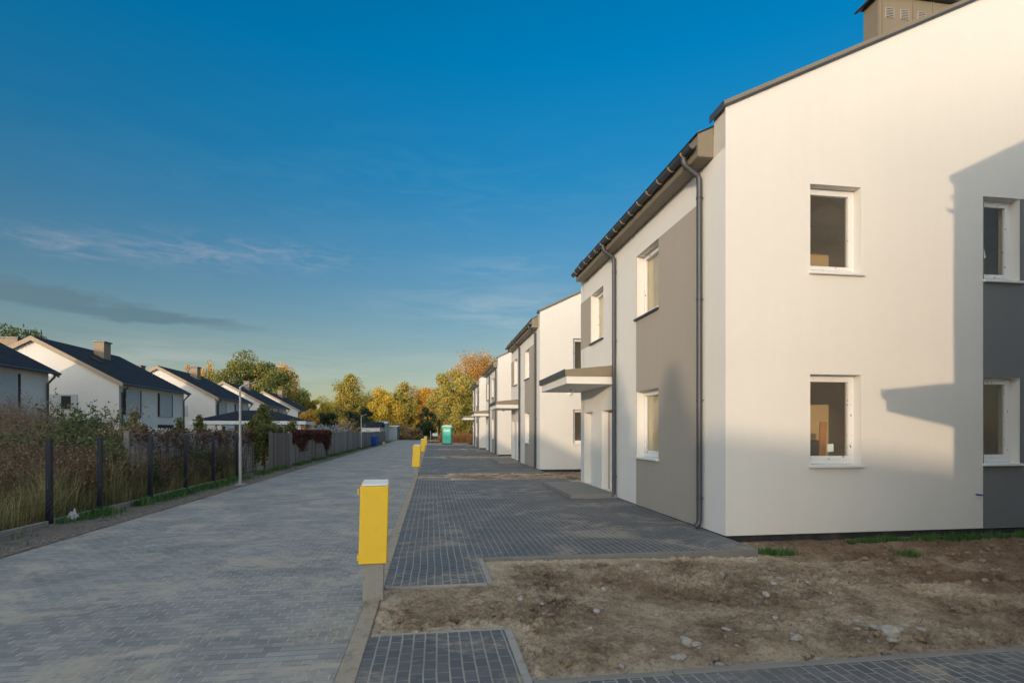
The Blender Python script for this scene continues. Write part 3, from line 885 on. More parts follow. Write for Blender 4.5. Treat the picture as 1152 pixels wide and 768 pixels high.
        if far:
            h = MB(); uh = u0 + 0.12
            h.tube([Pf(uh, 1.10, -rec - 0.01), Pf(uh, 1.10, -rec + 0.05), Pf(uh + 0.11, 1.10, -rec + 0.05)], 0.011, 8)
            obox(h, Pf, uh - .02, uh + .02, 1.00, 1.17, -rec - 0.012, -rec - 0.002)
            h.build('handle', M['galv'], d)
    # door step
    s = MB(); s.box(-1.15, -0.004, 4.82, 8.12, -0.2, 0.095)
    s.build('door_step', M['stepside'], root, bevel=0.012)
    # canopy
    c = MB()
    y0, y1 = 5.10, 8.12
    c.box(-1.18, -0.002, y0, y1, 2.74, 2.925)
    cn = c.build('canopy', M['stucco'], root, bevel=0.008)
    c = MB(); c.prism([(-1.22, 2.925), (-0.002, 2.925), (-0.002, 3.20), (-1.22, 3.075)], y0 - .03, y1 + .03)
    c.build('canopy_roof', M['bronze'], cn, bevel=0.006)
    c = MB(); c.box(-1.245, -1.222, y0 - .04, y1 + .04, 2.95, 3.085)
    c.build('drip_edge', M['graphite'], cn)
    c = MB(); c.tube([(-0.62, 6.75, 2.74), (-0.62, 6.75, 2.68), (-0.62, 6.75, 2.64)], [0.06, 0.06, 0.035], 12)
    c.build('canopy_lamp', M['pvc'], cn, smooth=True)
    # eaves box, soffit, gutter, brackets
    e0, e1 = WT + 0.004, HL - 0.44
    e = MB(); e.prism([(-0.27, 5.915), (-0.002, 5.915), (-0.002, 6.40), (-0.27, 6.29)], e0, e1)
    eb = e.build('eaves_box', M['bronze'], root)
    e = MB(); e.box(-0.265, -0.004, e0 + .004, e1 - .004, 5.902, 5.913)
    e.build('soffit', M['soffit'], eb)
    gt = MB(); R_, xg, zg = 0.066, -0.345, 6.09
    pr = [(xg + R_ * math.cos(a), zg + R_ * math.sin(a)) for a in [PI + PI * k / 12 for k in range(13)]]
    pi_ = [(xg + (R_ - .006) * math.cos(a), zg + (R_ - .006) * math.sin(a)) for a in [2 * PI - PI * k / 12 for k in range(13)]]
    gt.prism(pr + pi_, e0 + 0.02, e1)
    gt.tube([(xg - R_, e0 + .02, zg + .004), (xg - R_, e1, zg + .004)], 0.009, 8)
    go = gt.build('gutter', M['graphite'], root, fix=True)
    k = 0
    yy = e0 + 0.3
    while yy < e1:
        b = MB()
        arc = [(xg + (R_ + .005) * math.cos(a), yy, zg + (R_ + .005) * math.sin(a)) for a in [PI + PI * j / 8 for j in range(9)]]
        arc = arc + [(-0.272, yy, zg + 0.02)]
        b.tube(arc, 0.016, 6)
        b.build('gutter_bracket', M['bronze'], go); yy += 0.47
    for dy_ in (0.67, 4.86):
        d = MB()
        d.tube([(xg, dy_, zg - 0.05), (xg, dy_, 5.96), (xg + .03, dy_, 5.90), (-0.10, dy_, 5.76), (-0.075, dy_, 5.70), (-0.075, dy_, 0.16), (-0.085, dy_, 0.09), (-0.14, dy_, 0.035)], 0.046, 14)
        dp = d.build('downpipe', M['graphite'], root, smooth=True)
        for z_ in (5.4, 3.75, 2.1, 0.5):
            c = MB(); c.tube([(-0.075, dy_, z_ - .015), (-0.075, dy_, z_ + .015)], 0.053, 14)
            c.tube([(-0.075, dy_ - 0.045, z_), (-0.075, dy_ - 0.085, z_)], 0.009, 6)
            c.tube([(-0.075, dy_, z_), (0.0, dy_, z_)], 0.008, 6)
            c.build('pipe_clip', M['graphite'], dp)
    # roof and copings
    rf = MB(); rx = HD / 2
    top = ROOF0 + SLOPE * rx
    ov = 0.29
    rf.prism([(-ov, ROOF0 - SLOPE * ov), (rx, top), (HD + ov, ROOF0 - SLOPE * ov), (HD + ov, ROOF0 - SLOPE * ov - .05), (rx, top - .06), (-ov, ROOF0 - SLOPE * ov - .03)], WT + .003, HL - WT - .003)
    rf.build('roof', M['tiles'], root)
    for (ya, yb) in ((-0.035, WT + 0.04), (HL - WT - 0.04, HL + 0.03)):
        c = MB(); h = 0.062
        s = SLOPE
        c.prism([(-0.04, COP0 - .02 - 0.04 * s), (rx, COP0 + s * rx), (HD + .04, COP0 - .04 * s), (HD + .04, COP0 - .04 * s + h), (rx, COP0 + s * rx + h + .01), (-0.05, COP0 - .05 * s + h)], ya, yb)
        cp = c.build('coping', M['bronze'], root, bevel=0.006)
        c = MB()
        c.prism([(-0.055, COP0 - .075), (-0.043, COP0 - .075), (-0.043, COP0 + .04), (-0.055, COP0 + .04)], ya - .004, yb + .004)
        c.prism([(-0.05, COP0 - 0.028 - .05 * s), (rx, COP0 - .02 + s * rx), (rx, COP0 + .008 + s * rx), (-0.05, COP0 + .0 - .05 * s)], ya - .008, ya - .001)
        c.build('drip_edge', M['graphite'], cp)
    # sheet-metal chimney stack with grilles
    cx0, cx1, cy0, cy1 = 4.15, 6.55, 1.72, 2.06
    ch = MB(); ch.box(cx0, cx1, cy0, cy1, 8.0, 10.05)
    cm = ch.build('chimney', M['bronze'], root)
    for xs in (cx0 + .012, cx0 + .10, cx0 + 0.78, cx0 + 1.22, cx0 + 1.85, cx1 - .02):
        ch = MB(); ch.box(xs - 0.008, xs + 0.008, cy0 - 0.022, cy0 - .001, 8.0, 10.04); ch.build('seam', M['bronze'], cm)
    for k, xs in enumerate((0.17, 0.50, 0.88, 1.26, 1.56, 1.95)):
        ch = MB()
        zc = 9.72
        ch.box(cx0 + xs, cx0 + xs + 0.19, cy0 - 0.010, cy0 - .002, zc - 0.10, zc + 0.10)
        gr = ch.build('vent_grille', M['panel'], cm)
        ch = MB()
        for a in range(6):
            ch.box(cx0 + xs + .015, cx0 + xs + .175, cy0 - 0.014, cy0 - .0105, zc - 0.088 + a * .032, zc - 0.073 + a * .032)
        ch.build('louvre', M['graphite'], gr)
    ch = MB(); ch.prism([(cx0 - .13, 10.0), (cx0 - .10, 9.98), (cx0 + .02, 10.052), (cx1 - .02, 10.052), (cx1 + .1, 9.98), (cx1 + .13, 10.0), (cx1, 10.14), (cx0, 10.14)], cy0 - .1, cy1 + .1)
    ch.build('chimney_cap', M['graphite'], cm)
    # little pipe stub on the gable
    s = MB(); s.tube([(4.44, 0.01, 0.56), (4.44, -0.06, 0.56)], 0.012, 8); s.tube([(4.39, 0.01, 0.565), (4.39, -0.05, 0.565)], 0.012, 8)
    s.build('pipe_stub', M['blue'], root)
    return root


H1 = make_house()
labels = {1: 'second white house along the row, sunlit blank gable seen past the first canopy',
          2: 'third white house along the row, narrow sliver between second and last',
          3: 'farthest white house of the row, next to the green portable toilet',
          -1: 'white house of the row standing beside the photographer, out of the picture on the right'}
GH = 'white two storey houses in a row'
H1['group'] = GH
for n, lab in labels.items():
    h = copy_tree(H1); h.location = (4.40, 7.64 + PER * n, 0)
    h['label'] = lab
    if n == 1:
        s = MB(); s.tube([(1.27, 0.0, 3.15), (1.27, -0.05, 3.15), (1.27, -0.09, 3.15)], [0.085, 0.085, 0.05], 14)
        s.build('wall_lamp', M['pvc'], h, smooth=True)


# ------------------------------------------------------------------ white gabled houses on the left
LX = -21.5
LW, LLEN, LE, LR = 10.6, 10.0, 5.0, 7.9


def make_left_house():
    root = thing('gabled_house', 'x', 'house', (LX, 41.3, 0))
    w = MB(); m = -LW / 2
    W = [(0.75, 2.65, 2.75, 4.6), (5.6, 7.6, 2.75, 4.6)]
    w.prism([(-LW, -0.3), (0, -0.3), (0, LE), (m, LR - .12), (-LW, LE)], 0, LLEN)
    w.build('wall', M['lwall'], root)
    s = (LR - LE) / (LW / 2); ov = 0.38
    r = MB()
    r.prism([(m, LR + .02), (ov, LE - ov * s + .04), (ov, LE - ov * s + .17), (m, LR + .16)], -0.25, LLEN + 0.25)
    r.prism([(m, LR + .02), (m, LR + .16), (-LW - ov, LE - ov * s + .17), (-LW - ov, LE - ov * s + .04)], -0.25, LLEN + 0.25)
    r.build('roof', M['tiles'], root)
    for ya in (-0.29, LLEN + .252):
        v = MB()
        v.prism([(m, LR - .18), (ov, LE - ov * s - .16), (ov, LE - ov * s + .15), (m, LR + .14)], ya, ya + .038)
        v.prism([(m, LR - .18), (m, LR + .14), (-LW - ov, LE - ov * s + .15), (-LW - ov, LE - ov * s - .16)], ya, ya + .038)
        v.build('verge_board', M['verge'], root)
    e = MB(); e.tube([(ov + .07, -0.25, LE - ov * s + .06), (ov + .07, LLEN + .25, LE - ov * s + .06)], 0.075, 8)
    e.build('gutter', M['graphite'], root)
    for yy in (0.25, LLEN - 0.2):
        d = MB(); d.tube([(ov + .07, yy, LE - ov * s + .03), (ov + .05, yy, LE - ov * s - .15), (0.09, yy, LE - .75), (0.09, yy, 0)], 0.06, 8)
        d.build('downpipe', M['graphite'], root, smooth=True)
    for (a, b, c, d) in W:
        f = MB(); f.box(0.003, 0.05, a - .22, b + .22, c, d)
        fo = f.build('window', M['ldark'], root)
        p = MB(); p.box(0.051, 0.08, a + .02, b - .02, c + .002, d - .002); p.build('shutter', M['lpanel'], fo)
    f = MB(); f.box(0.003, 0.04, 5.4, 8.0, 0.4, 2.1); f.build('window', M['ldark'], root)
    f = MB(); f.box(0.003, 0.04, 1.0, 2.6, 0.4, 2.1); f.build('window', M['ldark'], root)
    # gable window with a grey panel beside it
    f = MB(); f.box(-4.3, -2.6, -0.03, -0.003, 3.0, 4.1); fo = f.build('window', M['lpanel'], root)
    f = MB(); f.box(-3.6, -3.0, -0.04, -0.031, 3.1, 4.0); f.build('pane', M['ldark'], fo)
    for (x, yy, wx, wy, zt) in ((-4.1, 5.6, 0.36, 0.46, 8.5), (-9.0, 3.6, 0.6, 0.45, 8.35)):
        c = MB(); c.box(x - wx, x + wx, yy - wy, yy + wy, LE, zt); cb = c.build('chimney', M['chimbrick'], root, bevel=0.01)
        c = MB(); c.box(x - wx - .08, x + wx + .08, yy - wy - .08, yy + wy + .08, zt + .002, zt + .09); c.build('chimney_cap', M['graphite'], cb)
    sk = MB(); x0, x1 = -3.4, -2.6
    sk.prism([(x0, LE - x0 * s + .19), (x1, LE - x1 * s + .19), (x1, LE - x1 * s + .24), (x0, LE - x0 * s + .24)], 2.6, 3.4)
    sk.build('skylight', M['ldark'], root)
    return root


LL = {0: 'nearest gabled house behind the bushes, only its dark roof corner in the picture',
      1: 'large white gabled house with tan chimney rising above the bushes on the left',
      2: 'second whole gabled house of the left row, right of the big one',
      3: 'white gabled house of the left row behind the lamp post',
      4: 'farthest white gabled house of the left row, below the big green tree',
      -1: 'gabled house of the left row level with the photographer, outside the picture',
      -2: 'first gabled house of the left row behind the photographer',
      -3: 'second gabled house of the left row behind the photographer',
      -4: 'third gabled house of the left row behind the photographer',
      -5: 'fourth gabled house of the left row behind the photographer'}
GL = 'white gabled houses left of the road'
L0 = make_left_house()
for k, (n, lab) in enumerate(LL.items()):
    h = L0 if k == 0 else copy_tree(L0, skip=('chimney',) if n < 0 else ())
    h.location = (LX, 24.3 + 17.0 * n, 0)
    if n == -4: h.location = (-20.0, -44.5, 0.12); h.rotation_euler = (0, 0, R(20))
    if n == -5: h.location = (LX - 4, -66.0, 0.0)
    tag(h, lab, 'house', GL)


# ------------------------------------------------------------------ vegetation builders
def leaves(pts, size, flat=0.0, var=0.5, aspect=0.55):
    """one small pointed four-cornered leaf per point"""
    n = len(pts)
    a = rng.normal(size=(n, 3)); a[:, 2] *= (1 - flat)
    a /= np.linalg.norm(a, axis=1, keepdims=True) + 1e-9
    b = rng.normal(size=(n, 3)); b -= a * np.sum(a * b, 1, keepdims=True)
    b /= np.linalg.norm(b, axis=1, keepdims=True) + 1e-9
    s = size * (1 + var * (rng.random((n, 1)) * 2 - 1))
    a = a * s * 0.5; b = b * s * 0.5 * aspect
    c = np.cross(a, b); c /= np.linalg.norm(c, axis=1, keepdims=True) + 1e-9
    v = np.stack([pts - a, pts + b + c * s * 0.1, pts + a, pts - b + c * s * 0.1], 1).reshape(-1, 3)
    q = np.arange(n * 4).reshape(n, 4)
    return v, q


def crown_points(n, rx, ry, rz, cz, nclust, spread=0.30, bottom=-0.75, shape='round'):
    """points in uneven clumps spread through an ellipsoid; returns points and clump centres"""
    cs = []
    while len(cs) < nclust:
        p = rng.normal(size=3); p /= np.linalg.norm(p)
        rad = rng.random() ** 0.45
        p = p * rad * 0.86
        if p[2] < bottom: continue
        if shape == 'cone':
            h = (p[2] + 1) / 2
            p[0] *= (1.05 - h); p[1] *= (1.05 - h)
        elif shape == 'tall':
            h = (p[2] + 1) / 2
            p[0] *= 1.1 - 0.6 * h; p[1] *= 1.1 - 0.6 * h
        cs.append(p)
    cs = np.array(cs)
    wt = rng.random(nclust) ** 0.7 + 0.25; wt /= wt.sum()
    which = rng.choice(nclust, n, p=wt)
    sp = spread * (0.55 + 0.7 * rng.random(nclust))
    off = rng.normal(size=(n, 3)) * 0.5
    ln = np.linalg.norm(off, axis=1, keepdims=True); off = off / (ln + 1e-9) * np.minimum(ln, 1.05)
    p = cs[which] + off * sp[which][:, None] * np.array([1, 1, 0.75])
    P = p * np.array([rx, ry, rz]) + np.array([0, 0, cz])
    C = cs * np.array([rx, ry, rz]) + np.array([0, 0, cz])
    return P, C


def tree(label, x, y, height, width, mat, n=int(6500*1.6), leaf=0.34, base=0.18, clusters=38, cat='tree', name='tree', group=None, shape='round', spread=0.30, z0=-0.1, trunk=None):
    root = thing(name, label, cat, (x, y, z0), rng.random() * 6, group)
    rz = height * (1 - base) / 2; cz = height * (1 + base) / 2
    if n > 2500: n = int(n * 1.5); leaf *= 0.86
    P, C = crown_points(n, width / 2, width / 2, rz, cz, clusters, spread, shape=shape)
    P = P[P[:, 2] > 0.05]
    v, q = leaves(P, leaf)
    np_mesh('crown', v, q, M[mat], root)
    m = MB()
    tr = trunk or max(0.10, height * 0.022)
    m.tube([(0, 0, 0), (0.05, 0.03, height * 0.25), (-0.06, 0.05, height * 0.5), (0.02, -0.02, height * 0.88)], [tr, tr * 0.8, tr * 0.55, tr * 0.12], 8)
    for c in C[:: max(1, len(C) // 16)]:
        hz = min(height * 0.75, max(height * 0.15, c[2] * 0.6))
        mid = (c[0] * 0.5, c[1] * 0.5, (hz + c[2]) / 2 - 0.02 * height)
        m.tube([(0, 0, hz), mid, tuple(c)], [tr * 0.4, tr * 0.25, tr * 0.06], 5)
    m.build('trunk', M['bark'], root, smooth=True, fix=False)
    return root


def tree_px(label, px, depth, top, wpx, mat, **k):
    x, y = at(px, depth)
    return tree(label, x, y, zat(top, depth) + 0.1, wpx * depth / F_PX, mat, **k)


GT = 'autumn trees beyond the end of the road'
tree_px('big dark green broad tree touched with yellow rising behind the left house row', 283, 112, 395, 96, 'lf_oak', n=34000, leaf=0.46, clusters=90, spread=0.24, base=0.08)
tree_px('lower dark green tree at the right foot of the big green one', 324, 108, 424, 44, 'lf_oak', n=int(6000*1.6), leaf=0.36)
tree_px('pale orange tree standing right behind the big green tree', 321, 135, 403, 36, 'lf_pale', n=5200, leaf=0.42, clusters=30, shape='tall')
tree_px('grey-brown nearly bare tree right of the pale orange one', 333, 128, 420, 16, 'lf_rust', n=900, leaf=0.3, clusters=24)
tree_px('bright orange treetop peeping over the second gabled house', 232, 132, 404, 20, 'lf_orange', n=3500, leaf=0.4, clusters=24)
tree_px('pale pinkish treetop peeping over the roofs left of the bright orange one', 215, 136, 406, 30, 'lf_pale', n=2600, leaf=0.4, clusters=26)
tree_px('tall olive and orange tree in the gap right of the house rows', 392, 112, 420, 48, 'lf_olive', n=int(8500*1.6), leaf=0.36, clusters=46, shape='tall')
tree_px('low golden tree left of the tall olive one', 362, 130, 446, 46, 'lf_yellow', n=int(5500*1.6), leaf=0.38)
tree_px('slim yellow-green tree beside the farthest gabled house', 346, 118, 443, 20, 'lf_olive', n=int(3000*1.6), leaf=0.34)
tree_px('broad yellow tree at the far end of the road, left one', 430, 116, 431, 46, 'lf_yellow', n=int(9000*1.6), leaf=0.36, clusters=48, base=0.08, group=GT)
tree_px('olive yellow tree in the middle of the far tree row', 455, 118, 427, 36, 'lf_olive', n=int(7000*1.6), leaf=0.36, clusters=40, base=0.08, group=GT)
tree_px('orange tree of the far row, left of the green-yellow one', 476, 121, 431, 36, 'lf_orange', n=int(7000*1.6), leaf=0.36, clusters=40, base=0.08, group=GT)
tree_px('pale orange tree peeping over the far row behind the green-yellow one', 494, 130, 431, 30, 'lf_pale', n=int(4500*1.6), leaf=0.38, group=GT)
tree_px('broad green and yellow tree behind the portable toilet', 512, 86, 415, 64, 'lf_olive', n=int(15000*1.6), leaf=0.30, clusters=70, base=0.05, spread=0.27)
tree_px('tall rust brown tree behind the last white house', 530, 112, 389, 62, 'lf_rust', n=int(6500*1.6), leaf=0.34, clusters=70, spread=0.27)
tree_px('rust brown tree right of the tall one, over the roof of the last white house', 556, 112, 388, 60, 'lf_rust', n=int(6500*1.6), leaf=0.34, clusters=70, spread=0.27)
tree_px('dark green shrubby tree under the golden tree', 366, 104, 461, 34, 'lf_dark', n=int(4500*1.6), leaf=0.30, base=0.02)
tree_px('dark green shrubby tree under the tall olive tree', 404, 100, 456, 36, 'lf_dark', n=int(5000*1.6), leaf=0.30, base=0.02)
tree_px('dark shrub in the shade left of the green-yellow tree', 484, 98, 456, 26, 'lf_dark', n=3500, leaf=0.28, base=0.02)
tree_px('small round golden orange tree behind the wooden fence', 346, 66, 457, 28, 'lf_orange', n=3600, leaf=0.20, base=0.25)
tree_px('loose green treetop behind the large gabled house, left one', 20, 62, 350, 76, 'lf_bush', n=int(2600*1.6), leaf=0.34, clusters=90, spread=0.17)
tree_px('small green treetop right of the loose one behind the large gabled house', 46, 66, 353, 36, 'lf_bush', n=int(800*1.6), leaf=0.32, clusters=16, spread=0.2)
for px, dep, top, w, mt, lab in ((445, 98, 474, 30, 'lf_dry', 'brown scrub bush at the road end, left one'), (463, 96, 477, 28, 'lf_dry', 'brown scrub bush at the road end, middle one'),
                                 (476, 100, 473, 20, 'lf_dark', 'dark scrub bush at the road end, right one')):
    tree_px(lab, px, dep, top, w, mt, n=2200, leaf=0.22, base=0.0, cat='bush', name='bush', trunk=0.08)

n_ = 26000
a_ = rng.random(n_); px_ = 318 + 250 * a_; dp_ = 146 + 14 * rng.random(n_)
la_ = (px_ - CX) / F_PX * dp_
xx_ = dp_ * math.sin(YAW) + la_ * math.cos(YAW); yy_ = dp_ * math.cos(YAW) - la_ * math.sin(YAW)
tp_ = np.array([6.5 + 3.0 * noise.noise(Vector((q * 0.16, 0.5, 0))) + 1.2 * noise.noise(Vector((q * 0.7, 2.5, 0))) for q in xx_])
zz_ = tp_ * (rng.random(n_) ** 0.75)
v, q = leaves(np.stack([xx_, yy_, zz_], 1), 0.55)
tag(np_mesh('far_wood', v, q, M['lf_yellow']), 'far autumn wood closing the view beyond the road end', 'wood', None, 'stuff')

# off-picture spruces behind the photographer (their pointed shadows fall on the road front)
def spruce(label, x, y, h, r, group):
    root = thing('spruce', label, 'tree', (x, y, -0.1), 0, group)
    n = 16000
    z = h * (1 - np.sqrt(rng.random(n))) ; z = np.where(rng.random(n) < .12, h * (0.8 + .2 * rng.random(n)), z)
    rr = (1 - z / h) * r * (0.25 + 0.75 * rng.random(n) ** 0.5) * (0.86 + 0.14 * np.sin(z * 9)) + 0.02
    a = rng.random(n) * 2 * PI
    v, q = leaves(np.stack([rr * np.cos(a), rr * np.sin(a), z], 1), 0.22)
    np_mesh('crown', v, q, M['lf_dark'], root)
    m = MB(); m.tube([(0, 0, 0), (0, 0, h * .5), (0, 0, h * .98)], [0.16, 0.1, 0.02], 8); m.build('trunk', M['bark'], root)


for sx, yy, zt in ((-1.75, 9.5, 2.75), (-3.75, 12.5, 3.0), (-5.6, 15.6, 2.0)):
    X = -17.5; Y = (X - (4.4 - 0.64 * yy)) / 0.64
    d = math.hypot(4.4 - X, yy - Y)
    spruce('pointed spruce behind the photographer by the left house row', X, Y, zt + d * math.tan(SUN_EL) + 0.1, 3.1, 'spruces behind the photographer')


def conifer_px(label, px, depth, top, wpx, n, leaf=0.10, **k):
    return tree_px(label, px, depth, top, wpx, k.pop('mat', 'lf_thuja'), n=n, leaf=leaf, base=0.0, cat='conifer', name='conifer', shape='cone', clusters=60, spread=0.22, trunk=0.06, **k)


conifer_px('large bushy olive green conifer beside the lamp post behind the fence', 296, 25, 449, 74, 12000, 0.11)
conifer_px('small green conifer above the wooden fence right of the large one', 328, 30, 470, 40, 5000, 0.10)
conifer_px('pointed green conifer left of the garden shelter, nearer the shelter', 224, 27, 464, 38, 5000, 0.10)
conifer_px('pointed green conifer left of the garden shelter, middle of three', 203, 26, 466, 40, 5500, 0.10)
conifer_px('bushy green conifer in front of the large gabled house', 152, 20, 460, 66, 9000, 0.10)


def shrub(label, x, y, h, r, stems=90, leafn=900, leafmat='lf_dry', twig='twig', leaf=0.05, group=None, name='shrub', upright=0.6, cat='shrub'):
    root = thing(name, label, cat, (x, y, -0.02), 0, group)
    V = []; T = []; L = []
    k = 0
    for i in range(stems):
        a = rng.random() * 2 * PI; lean = (rng.random() ** 0.7) * r
        hh = h * (0.55 + 0.45 * rng.random()) * (1 - 0.25 * (lean / r) ** 2)
        bx, by = rng.normal() * r * 0.22, rng.normal() * r * 0.22
        tip = np.array([bx + math.cos(a) * lean, by + math.sin(a) * lean, hh])
        b0 = np.array([bx, by, 0.0])
        midp = b0 * 0.5 + tip * 0.5 + np.array([-(math.cos(a)) * lean * 0.15, -(math.sin(a)) * lean * 0.15, hh * 0.08])
        pts = [b0, midp, tip]
        segs = [(pts[0], pts[1], 0.006), (pts[1], pts[2], 0.004)]
        for s in range(6):   # side twigs
            f = 0.3 + 0.65 * rng.random()
            p0 = b0 * (1 - f) ** 2 + 2 * midp * f * (1 - f) + tip * f * f
            dd = rng.normal(size=3) * 0.5 + np.array([math.cos(a) * .3, math.sin(a) * .3, 0.7])
            p1 = p0 + dd / np.linalg.norm(dd) * h * (0.08 + 0.14 * rng.random())
            segs.append((p0, p1, 0.0028))
            for _ in range(max(1, int(leafn / stems / 6))):
                g_ = rng.random()
                L.append(p0 * (1 - g_) + p1 * g_ + rng.normal(size=3) * 0.03)
        for p0, p1, wd in segs:
            d = p1 - p0
            sd = np.cross(d, rng.normal(size=3)); sd /= np.linalg.norm(sd) + 1e-9
            s2 = np.cross(d, sd); s2 /= np.linalg.norm(s2) + 1e-9
            tri = [p0 + sd * wd, p0 - sd * wd * .5 + s2 * wd * .87, p0 - sd * wd * .5 - s2 * wd * .87]
            V += tri + [p1]
            T += [(k, k + 1, k + 3), (k + 1, k + 2, k + 3), (k + 2, k, k + 3)]
            k += 4
    np_mesh('stems', np.array(V), None, M[twig], root, tris=np.array(T))
    v, q = leaves(np.array(L), leaf)
    np_mesh('foliage', v, q, M[leafmat], root)
    return root


GS = 'dry brown shrubs behind the wire fence'
GB = 'green bushes among the dry shrubs'
DRY = 'leafless dry brown shrub in the tangle behind the dark wire fence'
GRN = 'leafy green bush growing in the tangle behind the dark wire fence'
prof = [(-40, 428), (0, 430), (25, 436), (50, 448), (70, 450), (95, 449), (118, 462), (135, 476), (160, 486), (195, 492), (215, 500)]


def top_row(px):
    for (a, ya), (b, yb) in zip(prof, prof[1:]):
        if a <= px <= b: return ya + (yb - ya) * (px - a) / (b - a)
    return 500


rb = random.Random(5)
for dep, off, p0, p1, stp in ((16.5, 0, -30, 120, 15), (14.6, 10, -35, 140, 14), (13.0, 24, -40, 165, 15), (11.6, 38, -40, 205, 17), (10.6, 52, -40, 120, 22)):
    px = p0
    while px < p1:
        q_ = px + rb.uniform(-5, 5); d_ = dep + rb.uniform(-.5, .5)
        x, y = at(q_, d_)
        tp = top_row(q_) + off * (0.5 if q_ > 120 else 1) + rb.uniform(-5, 12)
        h = max(0.7, zat(tp, d_))
        px += stp
        if x > -6.75: continue
        green = dep > 12.5 and 52 < q_ < 112 and rb.random() < .8 or rb.random() < .10
        if green:
            shrub(GRN, x, y, h, 0.30 * h + .25, stems=75, leafn=4200, leafmat='lf_bush', twig='twig', leaf=0.085, group=GB)
        else:
            shrub(DRY, x, y, h, 0.27 * h + .3, stems=170, leafn=2100, leafmat='lf_dry', twig='twig' if rb.random() < .55 else 'twig2', leaf=0.042, group=GS)
for q_, d_, h_ in ((150, 15.0, 1.75), (163, 14.6, 1.6), (172, 15.6, 1.65), (140, 14.8, 1.9)):
    shrub(GRN, *at(q_, d_), h_, .6, stems=70, leafn=3600, leafmat='lf_bush', twig='twig', leaf=0.07, group=GB)
for k_ in range(15):
    x, y = -6.78 + rb.uniform(-.1, .12), 13.6 + 0.46 * k_ + rb.uniform(-.15, .15)
    h = rb.uniform(.75, 1.45)
    if k_ % 3 == 1: shrub(GRN, x, y, h, .38, stems=60, leafn=1500, leafmat='lf_bush', twig='twig', leaf=0.06, group=GB)
    else: shrub(DRY, x, y, h, .36, stems=110, leafn=900, leafmat='lf_dry', twig='twig' if k_ % 2 else 'twig2', leaf=0.04, group=GS)
tall = [(*at(126, 13.0), 2.9, .2), (*at(143, 13.4), 2.8, .2), (*at(158, 13.6), 3.2, .15), (*at(151, 13.8), 2.5, .2)]
for x, y, h, r in tall:
    shrub('tall thin dry weed standing against the large gabled house wall', x, y, h, r, stems=7, leafn=170, leafmat='lf_dry', twig='twig2', leaf=0.06, group='tall dry weeds', name='weed', cat='weed')
shrub('silvery white flowering shrub above the wooden fence', *at(362, 52), zat(474, 52), 1.3, stems=80, leafn=2600, leafmat='lf_white', leaf=0.14)
shrub('silvery white shrub left of the second lamp post', *at(380, 54), zat(474, 54), 1.3, stems=80, leafn=2600, leafmat='lf_white', leaf=0.14)
shrub('pale cream yellow shrub left of the second lamp post', *at(391, 60), zat(468, 60), 1.6, stems=80, leafn=3000, leafmat='lf_cream', leaf=0.16)


def blades(x, y, z, h, w, lean=0.35):
    n = len(x)
    a = rng.random(n) * 2 * PI
    l = lean * h * rng.random(n)
    dx, dy = np.cos(a) * l, np.sin(a) * l
    ax, ay = -np.sin(a) * w, np.cos(a) * w
    b = np.stack([x, y, z], 1)
    sd = np.stack([ax, ay, np.zeros(n)], 1)
    md = b + np.stack([dx * .35, dy * .35, h * .6], 1)
    tp = b + np.stack([dx, dy, h], 1)
    v = np.stack([b - sd, b + sd, md + sd * .7, md - sd * .7, tp], 1).reshape(-1, 3)
    k = np.arange(n) * 5
    return v, np.stack([k, k + 1, k + 2, k + 3], 1), np.stack([k + 3, k + 2, k + 4], 1)


def grass(name, label, x, y, z, h, w, mat, lean=0.35):
    v, q, tr = blades(x, y, z, h, w, lean)
    o = np_mesh(name, v, q, M[mat], tris=tr)
    return tag(o, label, 'grass', None, 'stuff')


# tall straw behind the wire fence
n = 38000
x = -6.40 - rng.random(n) ** 1.3 * 4.2; y = 6.0 + rng.random(n) * 13.5
cl = np.array([noise.noise(Vector((a * 1.1, b * 1.1, 0))) for a, b in zip(x, y)])
keep = cl > -0.18
x, y, cl = x[keep], y[keep], cl[keep]
h = (0.28 + 0.80 * rng.random(len(x))) * (0.6 + 1.3 * np.clip(cl + 0.1, 0, 1)) * np.where(y > 13.5, 0.6, 1.0)
grass('tall_grass', 'tall straw coloured grass behind the wire fence', x, y, np.full(len(x), -0.02), h, 0.004 + 0.003 * rng.random(len(x)), 'straw', 0.8)
# green weeds along the fence foot and the road edge
n = 32000
y = 5 + (rng.random(n) ** 1.6) * 75
x = -6.28 + np.abs(rng.normal(size=n)) * 0.20 + 0.02
cl = np.array([noise.noise(Vector((0.3, b * 0.75, 4.0))) + 0.5 * noise.noise(Vector((a * 3, b * 3, 1.0))) for a, b in zip(x, y)])
k = cl > -0.16
x, y = x[k], y[k]
grass('verge_grass', 'green grass along the foot of the fences', x, y, np.full(len(x), 0.0), 0.05 + 0.16 * rng.random(len(x)), 0.004 + 0.005 * rng.random(len(x)), 'grass', 0.9)
n = 5000
y = 6 + (rng.random(n) ** 1.5) * 60
x = -6.15 + np.abs(rng.normal(size=n)) * 0.14
cl = np.array([noise.noise(Vector((0.3, b * 0.75, 4.0))) for a, b in zip(x, y)])
k = cl > 0.05
P = np.stack([x[k], y[k], 0.02 + 0.12 * rng.random(k.sum())], 1)
v, q = leaves(P, 0.055)
tag(np_mesh('verge_weeds', v, q, M['lf_green']), 'low leafy weeds along the foot of the fences', 'weeds', None, 'stuff')
